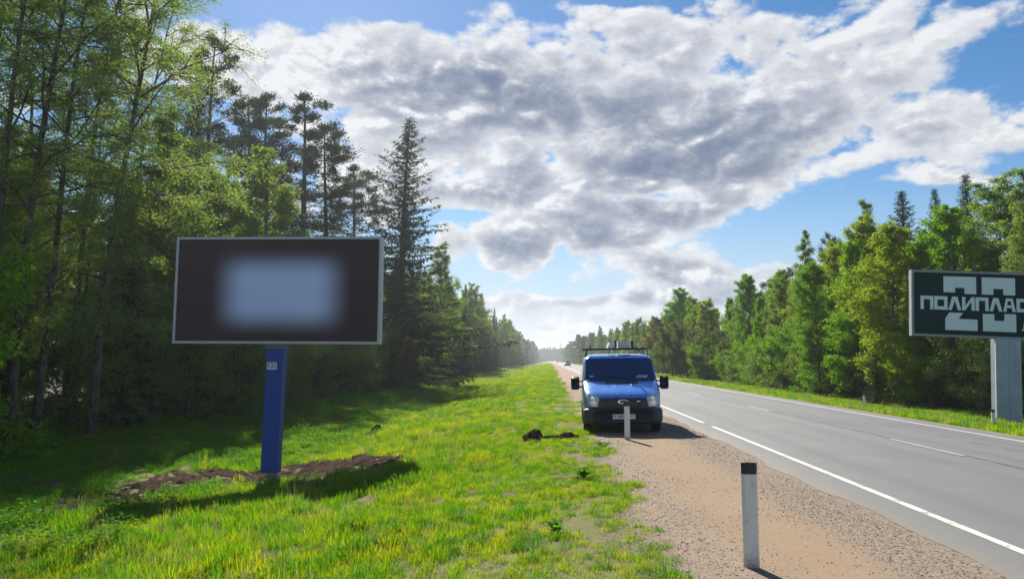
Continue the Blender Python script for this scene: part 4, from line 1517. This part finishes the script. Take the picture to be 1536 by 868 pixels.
# ------------------------------------------------------------------ vehicles
def car_paint(name, col, metal=0.35, rough=0.32):
    m, t, out = mat_new(name)
    p = t.node('ShaderNodeTexCoord').outputs['Object']
    n = t.noise(p, 160.0, 2, 0.6)
    dust = t.noise(p, 2.2, 5, 0.65)
    z = t.sep(p)[2]
    c = t.mix(t.m('MULTIPLY', n, 0.12), col, tuple(min(1, c * 1.6) for c in col))
    dm = t.m('MULTIPLY', t.m('MULTIPLY', t.smooth(dust, 0.4, 0.75), 0.25), t.m('SUBTRACT', 1.15, t.lin(z, 0.2, 1.6)))
    c = t.mix(dm, c, (0.22, 0.18, 0.14))
    b = t.node('ShaderNodeBsdfPrincipled', Base_Color=c, Roughness=t.m('ADD', rough, t.m('MULTIPLY', dm, 0.8)), Metallic=metal)
    b.inputs['Coat Weight'].default_value = 0.9
    b.inputs['Coat Roughness'].default_value = 0.05
    t.l.new(b.outputs[0], out.inputs[0])
    return m


M['van_blue'] = car_paint('van_blue', (0.085, 0.285, 0.80), 0.5, 0.24)
M['car_dark'] = car_paint('car_dark', (0.03, 0.035, 0.04))
M['car_white'] = car_paint('car_white', (0.6, 0.6, 0.6), 0.0)
M['bumper'] = simple('bumper', (0.040, 0.042, 0.048), 0.6, var=0.12, scale=6)
M['trim'] = simple('trim', (0.012, 0.012, 0.013), 0.5, var=0.1, scale=9)
M['glass'] = simple('glass', (0.010, 0.030, 0.10), 0.05, var=0.05, scale=2, spec=0.9)
M['rubber'] = simple('rubber', (0.018, 0.018, 0.018), 0.85, var=0.2, scale=20)
M['rim'] = simple('rim', (0.30, 0.31, 0.32), 0.4, 0.7, var=0.1)
M['chrome'] = simple('chrome', (0.65, 0.66, 0.68), 0.18, 1.0, var=0.03)
M['lamp_clear'] = simple('lamp_clear', (0.50, 0.53, 0.55), 0.12, 0.1, var=0.15, scale=25, coat=1.0)
M['lamp_amber'] = simple('lamp_amber', (0.55, 0.22, 0.06), 0.12, var=0.1, scale=25, coat=1.0)
M['emblem'] = simple('emblem', (0.01, 0.03, 0.16), 0.2, var=0.05, coat=1.0)
M['paper'] = simple('paper', (0.55, 0.66, 0.74), 0.6, var=0.05)
M['seat'] = simple('seat_cloth', (0.05, 0.05, 0.06), 0.9)
M['plank'] = simple('plank', (0.84, 0.82, 0.77), 0.7, var=0.12, scale=4)
M['alu'] = simple('alu', (0.55, 0.56, 0.57), 0.35, 0.8, var=0.08)


def superloft(stations, nn=40, expo=6.0, tumble=None):
    """stations: (y, half width, z bottom, z top, exponent)"""
    th = np.linspace(-math.pi / 2, 1.5 * math.pi, nn, endpoint=False)
    rings = []
    for (y, w, z0, z1, ex) in stations:
        c, s = np.cos(th), np.sin(th)
        x = np.sign(c) * np.abs(c) ** (2 / ex) * w
        z = (z0 + z1) / 2 + np.sign(s) * np.abs(s) ** (2 / ex) * (z1 - z0) / 2
        if tumble is not None:
            x = x * tumble(z)
        rings.append(np.stack([x, np.full(nn, y), z], -1))
    V = np.stack(rings)
    ns = len(stations)
    i = np.arange(ns - 1)[:, None] * nn
    j = np.arange(nn)[None, :]
    j2 = (j + 1) % nn
    F = np.stack([i + j, i + j2, i + nn + j2, i + nn + j], -1).reshape(-1, 4)
    mb = MB()
    mb.add(V.reshape(-1, 3), F)
    mb.F.append(np.array([list(range(nn))]))
    mb.F.append(np.array([list(reversed(range((ns - 1) * nn, ns * nn)))]))
    return mb


def cut(obj, cutters):
    """boolean away wheel arches, keep only the result"""
    for cu in cutters:
        md = obj.modifiers.new('arch', 'BOOLEAN')
        md.operation = 'DIFFERENCE'
        md.solver = 'EXACT'
        md.object = cu
    dg = bpy.context.evaluated_depsgraph_get()
    dg.update()
    me = bpy.data.meshes.new_from_object(obj.evaluated_get(dg))
    obj.modifiers.clear()
    old = obj.data
    obj.data = me
    bpy.data.meshes.remove(old)
    for cu in cutters:
        bpy.data.objects.remove(cu)


def cyl_mesh(name, r, x0, x1, n=28):
    mbx = MB()
    mbx.tube([(x0, 0, 0), ((x0 + x1) / 2, 0, 0), (x1, 0, 0)], r, n)
    return mbx


def wheel(parent, x, y, r, w, name='wheel'):
    s = 1 if x > 0 else -1
    prof = [(r * 0.62, -w / 2), (r * 0.93, -w / 2), (r, -w * 0.36), (r, w * 0.36), (r * 0.93, w / 2), (r * 0.62, w / 2)]
    n = 32
    a = np.arange(n) * 2 * math.pi / n
    V = np.stack([np.stack([np.full(n, px), rr * np.cos(a), rr * np.sin(a)], -1) for rr, px in prof])
    i = np.arange(len(prof))[:, None] * n
    i2 = ((np.arange(len(prof)) + 1) % len(prof))[:, None] * n
    j = np.arange(n)[None, :]
    j2 = (j + 1) % n
    mbx = MB()
    mbx.add(V.reshape(-1, 3), np.stack([i + j, i + j2, i2 + j2, i2 + j], -1).reshape(-1, 4))
    tyre = mbx.build(name, M['rubber'], parent, True)
    tyre.location = (x, y, r)
    rim = MB()
    rim.tube([(-w * 0.3, 0, 0), (0, 0, 0), (w * 0.3, 0, 0)], r * 0.615, 28)
    for q in range(6):
        aa = q * math.pi / 3
        cx_, cz_ = r * 0.4 * math.cos(aa), r * 0.4 * math.sin(aa)
        rim.tube([(s * w * 0.30, cx_, cz_), (s * w * 0.36, cx_, cz_)], r * 0.11, 8)
    rim.tube([(s * w * 0.30, 0, 0), (s * w * 0.42, 0, 0)], r * 0.2, 14)
    rm = rim.build('rim', M['rim'], tyre)
    return tyre


def patch(name, fn, us, vs, mat, parent, thick=None, smooth=True):
    """surface patch fn(u,v)->(x,y,z) on a grid"""
    V = np.array([[fn(u, v) for u in us] for v in vs], dtype=float)
    nx, ny = len(us), len(vs)
    i = np.arange(ny - 1)[:, None] * nx
    j = np.arange(nx - 1)[None, :]
    F = np.stack([i + j, i + j + 1, i + nx + j + 1, i + nx + j], -1).reshape(-1, 4)
    mbx = MB()
    mbx.add(V.reshape(-1, 3), F)
    o = mbx.build(name, mat, parent, smooth)
    if thick:
        md = o.modifiers.new('thickness', 'SOLIDIFY')
        md.thickness = thick
        md.offset = 0.0
    return o


# ---- the van, nose towards the camera; local y runs from the nose (0) to the tail (4.85)
VAN_Y = 18.65
vx = at_d(936, 640, VAN_Y).x
van = empty('van', (vx, VAN_Y, 0.0), R(-1.7))
zl_, zr_ = gzf(vx - 0.9, VAN_Y + 1), gzf(vx + 0.9, VAN_Y + 1)
van.location.z = (zl_ + zr_) / 2 - 0.01
van.rotation_euler = (0, -math.atan2(zr_ - zl_, 1.75) * 0.8, R(-1.7))
tum = lambda z: np.where(z > 1.05, 1.0 - 0.115 * np.clip((z - 1.05) / 0.95, 0, 1.1) ** 1.5, 1.0)
VP_Y = np.array([0.06, 0.10, 0.18, 0.30, 0.55, 0.85, 1.02, 1.10, 1.58, 1.66, 1.85, 2.3, 3.2, 4.2, 4.6, 4.74, 4.82])
VP_ZT = np.array([0.84, 0.90, 0.97, 1.03, 1.13, 1.235, 1.285, 1.315, 1.865, 1.915, 1.965, 1.99, 2.0, 1.985, 1.96, 1.93, 1.84])
VP_ZB = np.array([0.42, 0.36, 0.32, 0.31, 0.31, 0.31, 0.31, 0.31, 0.31, 0.31, 0.31, 0.31, 0.31, 0.33, 0.36, 0.40, 0.46])
VP_W = np.array([0.76, 0.82, 0.88, 0.925, 0.965, 0.98, 0.985, 0.985, 0.985, 0.985, 0.985, 0.985, 0.985, 0.985, 0.98, 0.965, 0.93])
VP_EX = np.array([5, 6, 7, 8, 9, 10, 11, 11, 12, 12, 11, 10, 10, 10, 10, 9, 8])
yy = np.unique(np.concatenate([VP_Y, np.linspace(0.06, 4.82, 46)]))
sts = [(y, np.interp(y, VP_Y, VP_W), np.interp(y, VP_Y, VP_ZB), np.interp(y, VP_Y, VP_ZT), np.interp(y, VP_Y, VP_EX)) for y in yy]
body = superloft(sts, 96, tumble=tum).build('body', M['van_blue'], None, True)
R_W = 0.335
cuts = []
for wy in (0.93, 3.86):
    c = cyl_mesh('arch', 0.405, -1.3, 1.3, 36).build('arch', None, None)
    c.location = (0, wy, R_W + 0.01)
    cuts.append(c)
bpy.context.view_layer.update()
cut(body, cuts)
body.parent = van


def half_w(y, z):
    w, z0, z1, ex = (np.interp(y, VP_Y, a) for a in (VP_W, VP_ZB, VP_ZT, VP_EX))
    zz = np.clip(abs((z - (z0 + z1) / 2) / ((z1 - z0) / 2)), 0, 0.9999)
    s = zz ** (ex / 2)
    return float(w * (1 - s * s) ** (1 / ex) * tum(np.array(z)))


def top_z(y, x):
    w, z0, z1, ex = (np.interp(y, VP_Y, a) for a in (VP_W, VP_ZB, VP_ZT, VP_EX))
    xx = np.clip(abs(x / (w * float(tum(np.array(z1))))), 0, 0.9999)
    c = xx ** (ex / 2)
    return float((z0 + z1) / 2 + (1 - c * c) ** (1 / ex) * (z1 - z0) / 2)


def nose_y(x, z):
    """y where the body surface meets the point (x,z) coming from the front"""
    for y in np.arange(0.06, 2.4, 0.004):
        if np.interp(y, VP_Y, VP_ZT) > z and np.interp(y, VP_Y, VP_ZB) < z and half_w(y, z) > abs(x):
            return float(y)
    return 2.4


# windscreen: on the sloped top between y=1.10 and 1.58
ws = patch('windscreen', lambda u, v: (u * (0.895 - 0.035 * v), 1.105 + 0.475 * v + 0.0, np.interp(1.105 + 0.475 * v, VP_Y, VP_ZT) + 0.006 - 0.012 * abs(u) ** 4),
           np.linspace(-1, 1, 21), np.linspace(0.0, 1, 9), M['glass'], van)
# rubber seal strips round the glass
for s in (-1, 1):
    patch('screen_seal', lambda u, v, s=s: (s * (0.895 - 0.035 * v + 0.012 + 0.014 * u), 1.105 + 0.475 * v, np.interp(1.105 + 0.475 * v, VP_Y, VP_ZT) - 0.004 - 0.02 * u), np.linspace(-0.5, 0.5, 3), np.linspace(0, 1, 9), M['trim'], van)
patch('cowl', lambda u, v: (u * 0.88, 1.00 + 0.10 * v, np.interp(1.0 + 0.10 * v, VP_Y, VP_ZT) + 0.008), np.linspace(-1, 1, 9), np.linspace(0, 1, 4), M['trim'], van)
# wipers
for s, a in ((-0.55, 0.5), (0.12, 0.56)):
    MB().tube([(s, 1.06, 1.318), (s + a * 0.5, 1.135, 1.385), (s + a, 1.145, 1.392)], [0.012, 0.010, 0.007], 5).build('wiper', M['trim'], van)
# paper on the dashboard behind the glass shows as a pale patch; a sticker at the other corner
patch('windscreen_paper', lambda u, v: (0.55 + u * 0.14 + v * 0.05, 1.13 + v * 0.05, np.interp(1.13 + v * 0.05, VP_Y, VP_ZT) + 0.010), np.linspace(-1, 1, 3), np.linspace(0, 1, 3), M['paper'], van)
patch('windscreen_sticker', lambda u, v: (-0.73 + u * 0.045, 1.155 + v * 0.03, np.interp(1.155 + v * 0.03, VP_Y, VP_ZT) + 0.010), np.linspace(-1, 1, 3), np.linspace(0, 1, 3), M['paper'], van)
# bonnet vent slot and shut lines
patch('bonnet_vent', lambda u, v: (0.02 + u * 0.42, 0.80 + 0.13 * v, np.interp(0.80 + 0.13 * v, VP_Y, VP_ZT) + 0.014), np.linspace(-1, 1, 9), np.linspace(0, 1, 3), M['trim'], van)
for s in (-1, 1):
    patch('bonnet_gap', lambda u, v, s=s: (s * (0.66 + 0.16 * v + 0.006 * u), 0.14 + 0.88 * v, top_z(0.14 + 0.88 * v, 0.66 + 0.16 * v) + 0.004), np.linspace(-1, 1, 2), np.linspace(0, 1, 16), M['trim'], van)


def front_patch(name, x0, x1, z0, z1, lift, mat, n=12, m=8, parent=van, fn=None, thick=None):
    def f(u, v):
        x = x0 + (x1 - x0) * u
        z = z0 + (z1 - z0) * v
        if fn:
            x, z = fn(u, v)
        return (x, nose_y(x, z) - lift, z)
    return patch(name, f, np.linspace(0, 1, n), np.linspace(0, 1, m), mat, parent, thick)


# grille: dark panel with two slots, chrome emblem
front_patch('grille', -0.60, 0.60, 0.655, 0.895, 0.012, M['bumper'], 17, 7)
for z0, z1 in ((0.795, 0.858), (0.685, 0.735)):
    front_patch('grille_slot', -0.48, 0.48, z0, z1, 0.020, M['trim'], 13, 3)
for z in (0.812, 0.840):
    front_patch('grille_bar', -0.46, 0.46, z - 0.006, z + 0.006, 0.026, M['bumper'], 13, 2)
front_patch('model_script', 0.34, 0.42, 0.80, 0.822, 0.032, M['chrome'], 4, 2)
em = MB()
n = 28
a = np.arange(n) * 2 * math.pi / n
em.tube([(0, 0.0, 0), (0, -0.02, 0)], 1.0, n)
emo = em.build('emblem_rim', M['chrome'], van)
emo.scale = (0.125, 1.0, 0.052)
emo.location = (0.0, nose_y(0.0, 0.80) - 0.028, 0.80)
em2 = MB()
em2.tube([(0, -0.0, 0), (0, -0.026, 0)], 0.84, n)
em2.build('emblem_plate', M['emblem'], emo)
# headlights: tall raked units wrapping round the corners
for s in (-1, 1):
    def hl(u, v, s=s):
        x = 0.625 + (0.905 - 0.625) * u
        zb, zt = 0.675 + 0.015 * u, 0.905 + 0.125 * u ** 0.8
        x2 = x - 0.05 * (1 - u) * v
        return (s * x2, zb + (zt - zb) * v)
    h = front_patch('headlight', 0, 1, 0, 1, 0.016, M['lamp_clear'], 9, 9, van, hl)
    for (cu, cv, rr, mt) in ((0.42, 0.28, 0.075, 'chrome'), (0.45, 0.62, 0.062, 'chrome'), (0.72, 0.85, 0.035, 'lamp_amber')):
        x, z = hl(cu, cv)
        rb = MB()
        rb.tube([(0, 0, 0), (0, -0.012, 0), (0, -0.016, 0)], [rr, rr * 0.95, rr * 0.45], 18)
        o = rb.build('lamp_bowl', M[mt], h)
        o.location = (x, nose_y(x, z) - 0.016, z)
# bumper: wraps round the nose
bst = []
for y, w, z0, z1 in ((-0.02, 0.70, 0.30, 0.62), (0.0, 0.80, 0.27, 0.645), (0.06, 0.885, 0.25, 0.655), (0.16, 0.945, 0.24, 0.66), (0.30, 0.985, 0.24, 0.66), (0.48, 1.0, 0.25, 0.655)):
    bst.append((y, w, z0, z1, 7))
superloft(bst, 56).build('bumper', M['bumper'], van, True)
MB().box(-0.42, 0.42, -0.034, 0.0, 0.30, 0.345).build('bumper_intake', M['trim'], van)
for s in (-1, 1):
    fl = MB()
    fl.tube([(0, 0, 0), (0, -0.014, 0)], 0.05, 16)
    o = fl.build('fog_lamp', M['trim'], van)
    o.location = (s * 0.62, -0.018, 0.37)
plate = MB().box(-0.275, 0.275, -0.046, -0.026, 0.385, 0.50).build('registration_plate', M['label_white'], van)
plate.location.x = 0.01
t1 = link('plate_text', text_mesh('К 940 СУ', 0.098, M['ink'], 0.002), plate)
t1.location = (-0.055, -0.049, 0.442)
t1.rotation_euler = (R(90), 0, 0)
t2 = link('plate_region', text_mesh('17', 0.085, M['ink'], 0.002), plate)
t2.location = (0.205, -0.049, 0.449)
t2.rotation_euler = (R(90), 0, 0)
# side windows, doors' gaps, mouldings, handles
for s in (-1, 1):
    def side(name, y0, y1, z0, z1, mat, lift=0.006, rake=0.0, n=6):
        return patch(name, lambda u, v: (s * (half_w(y0 + (y1 - y0) * u + rake * v * (1 - u), z0 + (z1 - z0) * v) + lift), y0 + (y1 - y0) * u + rake * v * (1 - u), z0 + (z1 - z0) * v),
                     np.linspace(0, 1, n), np.linspace(0, 1, 6), mat, van)
    side('door_window', 1.30, 2.20, 1.24, 1.80, M['glass'], 0.006, 0.34)
    side('side_window', 2.42, 3.35, 1.24, 1.80, M['glass'])
    side('side_window', 3.52, 4.50, 1.24, 1.80, M['glass'])
    side('door_gap', 2.295, 2.307, 0.42, 1.86, M['trim'], 0.003, 0, 2)
    side('door_gap', 1.175, 1.187, 0.42, 1.24, M['trim'], 0.003, 0, 2)
    side('side_moulding', 1.38, 3.40, 0.60, 0.70, M['bumper'], 0.012)
    hd = side('door_handle', 2.06, 2.22, 1.06, 1.10, M['trim'], 0.02, 0, 3)
    # mirrors: two-arm bracket and a tall housing
    mr = superloft([(1.16, 0.085, 1.09, 1.36, 5), (1.19, 0.108, 1.06, 1.40, 6), (1.27, 0.112, 1.055, 1.405, 6), (1.32, 0.085, 1.09, 1.37, 5)], 28).build('mirror', M['trim'], van, True)
    mr.location.x = s * 1.16
    MB().tube([(s * 0.95, 1.26, 1.16), (s * 1.02, 1.24, 1.13), (s * 1.10, 1.24, 1.15)], 0.028, 6).build('mirror_arm', M['trim'], van)
    MB().tube([(s * 0.93, 1.28, 1.28), (s * 1.02, 1.26, 1.27), (s * 1.10, 1.25, 1.28)], 0.02, 6).build('mirror_arm', M['trim'], van)
    MB().box(s * 0.86 - 0.1, s * 0.86 + 0.1, 4.835, 4.86, 0.75, 1.15).build('tail_lamp', M['lamp_amber'], van)
    for wy in (0.93, 3.86):
        wheel(van, s * 0.865, wy, R_W, 0.215)
# dark inner wheel housings and underbody
MB().box(-0.70, 0.70, 0.35, 4.5, 0.24, 0.36).build('underbody', M['trim'], van)
MB().box(-0.92, 0.92, 4.78, 4.92, 0.36, 0.58).build('rear_bumper', M['bumper'], van)
# roof rack: two cross bars with feet
for y in (1.95, 3.05, 4.15):
    zt = 2.0 + 0.13
    MB().tube([(-0.93, y, zt), (0, y, zt + 0.005), (0.93, y, zt)], 0.013, 6).build('rack_bar', M['trim'], van)
    for s in (-1, 1):
        MB().tube([(s * 0.80, y, zt), (s * 0.84, y, 1.93)], [0.014, 0.02], 6).build('rack_foot', M['steel'], van)
MB().tube([(-0.80, 1.9, 2.19), (-0.80, 4.2, 2.19)], 0.014, 6).build('rack_rail', M['trim'], van)
MB().tube([(0.70, 2.3, 2.16), (0.70, 4.2, 2.16)], 0.012, 6).build('rack_rail', M['trim'], van)
MB().tube([(-0.70, 3.05, 2.13), (-0.70, 3.05, 2.26)], 0.018, 6).build('rack_pin', M['trim'], van)
tag(van, 'blue van with dark bumper and roof rack parked nose first on the shoulder', 'van')

# load on the rack: short timbers strapped in two stacks
VM = Matrix.Translation(van.location) @ Euler(van.rotation_euler).to_matrix().to_4x4()
zr = 2.152
lay = [(-0.17, 2.0, 0, 0.155, 0.062, 0.9), (-0.155, 2.02, 1, 0.15, 0.06, 0.9), (-0.135, 2.05, 2, 0.14, 0.058, 0.9),
       (0.21, 1.98, 0, 0.36, 0.05, 1.4), (0.20, 2.0, 1, 0.355, 0.05, 1.4), (0.19, 2.05, 2, 0.33, 0.05, 1.4), (0.185, 2.08, 3, 0.32, 0.05, 1.4)]
names = ['bottom', 'middle', 'top']
for (x, y, lv, w, h, ln) in lay:
    tl = MB().box(-w / 2, w / 2, 0, ln, 0, h * 0.62).build('timber', M['plank'])
    tl.matrix_world = VM @ Matrix.Translation((x, y, zr + lv * h))
    narrow = w < 0.2
    if narrow:
        lab = 'short pale timber end on the van roof rack, %s of the narrow stack' % names[lv]
    else:
        lab = 'pale board on the van roof rack, %s of the wide stack' % ['bottom', 'second from bottom', 'third from bottom', 'top'][lv]
    tag(tl, lab, 'timber', 'timbers on the van roof rack')
for x, y in ((-0.03, 1.99), (0.42, 2.02)):
    st = MB().box(-0.028, 0.028, 0, 0.06, 0, 0.20).build('strap_post', M['trim'])
    st.parent = van
    st.location = (x, y - 0.03, 2.15)


# ---- far cars
def far_car(px, py, dist, mat, label, rz=0.0, lane_x=None):
    p = at_d(px, py, dist)
    x = p.x if lane_x is None else lane_x
    e = empty('car', (x, dist, float(road_z(x)) + 0.0), rz)
    Y = np.array([0.0, 0.08, 0.3, 0.9, 1.15, 1.75, 2.1, 3.0, 3.7, 4.05, 4.2])
    ZT = np.array([0.62, 0.74, 0.80, 0.92, 0.98, 1.38, 1.47, 1.48, 1.36, 1.0, 0.85])
    ZB = np.array([0.35, 0.26, 0.22, 0.2, 0.2, 0.2, 0.2, 0.2, 0.2, 0.25, 0.35])
    Wd = np.array([0.72, 0.80, 0.86, 0.9, 0.9, 0.9, 0.9, 0.9, 0.9, 0.86, 0.78])
    tm_ = lambda z: np.where(z > 0.9, 1 - 0.28 * np.clip((z - 0.9) / 0.6, 0, 1), 1.0)
    superloft([(y, w, b, t, 6) for y, w, b, t in zip(Y, Wd, ZB, ZT)], 40, tumble=tm_).build('body', mat, e, True)
    patch('windscreen', lambda u, v: (u * (0.80 - 0.13 * v), 1.17 + 0.56 * v, np.interp(1.17 + 0.56 * v, Y, ZT) + 0.006), np.linspace(-1, 1, 5), np.linspace(0, 1, 4), M['glass'], e)
    MB().box(-0.55, 0.55, -0.02, 0.03, 0.42, 0.60).build('grille', M['trim'], e)
    for s in (-1, 1):
        MB().box(s * 0.66 - 0.13, s * 0.66 + 0.13, -0.015, 0.12, 0.60, 0.72).build('headlight', M['lamp_clear'], e)
        for wy in (0.8, 3.3):
            wheel(e, s * 0.80, wy, 0.31, 0.19)
        patch('side_window', lambda u, v, s=s: (s * (0.9 * float(tm_(np.array(0.98 + 0.38 * v))) + 0.012), 1.5 + 0.35 * v + (1.6 - 0.3 * v) * u, 0.98 + 0.38 * v), np.linspace(0, 1, 3), np.linspace(0, 1, 3), M['glass'], e)
    tag(e, label, 'car')
    return e


far_car(851.5, 549, 222, M['car_dark'], 'dark car approaching on the road behind the van')
far_car(828, 544, 520, M['car_white'], 'tiny pale car far off near the end of the road', lane_x=5.9)


# ------------------------------------------------------------------ single weeds and a far mast
def weed(px, py, h, rad, n, seed, label):
    p = hit(px, py)
    g = np.random.default_rng(seed)
    mb = MB()
    for q in range(n):
        az = g.random() * 6.283
        L = h * g.uniform(0.7, 1.3)
        out = rad * g.uniform(0.4, 1.2)
        s = np.linspace(0, 1, 6)
        wd = 0.028 * np.sin(math.pi * (0.12 + 0.86 * s)) ** 0.8
        c = np.stack([np.cos(az) * out * s ** 1.4, np.sin(az) * out * s ** 1.4, L * (s - 0.45 * s ** 2.5)], -1)
        sd = np.array([-math.sin(az), math.cos(az), 0])
        V = np.stack([c - sd * wd[:, None], c + np.array([0, 0, -0.006]), c + sd * wd[:, None]], 1).reshape(-1, 3)
        k = np.arange(5)[:, None] * 3
        F = np.concatenate([k + np.array([0, 1, 4, 3]), k + np.array([1, 2, 5, 4])])
        mb.add(V, F)
    o = mb.build('weed', M['herb'])
    o.location = p
    tag(o, label, 'weed')


weed(875, 718, 0.24, 0.22, 46, 3, 'bright green leafy weed tuft standing alone in short grass near gravel')
weed(905, 672, 0.18, 0.24, 34, 4, 'low green weed at the gravel edge by the van wheel')
weed(835, 800, 0.16, 0.16, 26, 5, 'small dark green weed in the short grass of the verge')

mp = at_d(841, 541, 1150)
mast = empty('radio_mast', (mp.x, 1150, gzf(mp.x, 1150)))
MB().tube([(0, 0, 0), (0, 0, 12), (0, 0, 30)], [0.7, 0.55, 0.3], 6).build('mast', M['steel'], mast)
for q in range(3):
    MB().box(-0.9 + q * 0.9 - 0.25, -0.9 + q * 0.9 + 0.25, -0.6, -0.3, 25, 28).build('antenna', M['steel'], mast)
tag(mast, 'thin radio mast rising above the far forest', 'mast')


# ------------------------------------------------------------------ air
def haze_mat():
    m, t, out = mat_new('haze')
    v = t.node('ShaderNodeVolumePrincipled')
    v.inputs['Color'].default_value = (0.86, 0.92, 1.0, 1)
    v.inputs['Density'].default_value = 0.00023
    v.inputs['Anisotropy'].default_value = 0.45
    t.l.new(v.outputs[0], out.inputs['Volume'])
    return m


hzo = MB().box(-915, 915, -75, 2620, -3.2, 42).build('haze', haze_mat())
tag(hzo, 'thin pale haze hanging over the whole road', 'haze', kind='stuff')
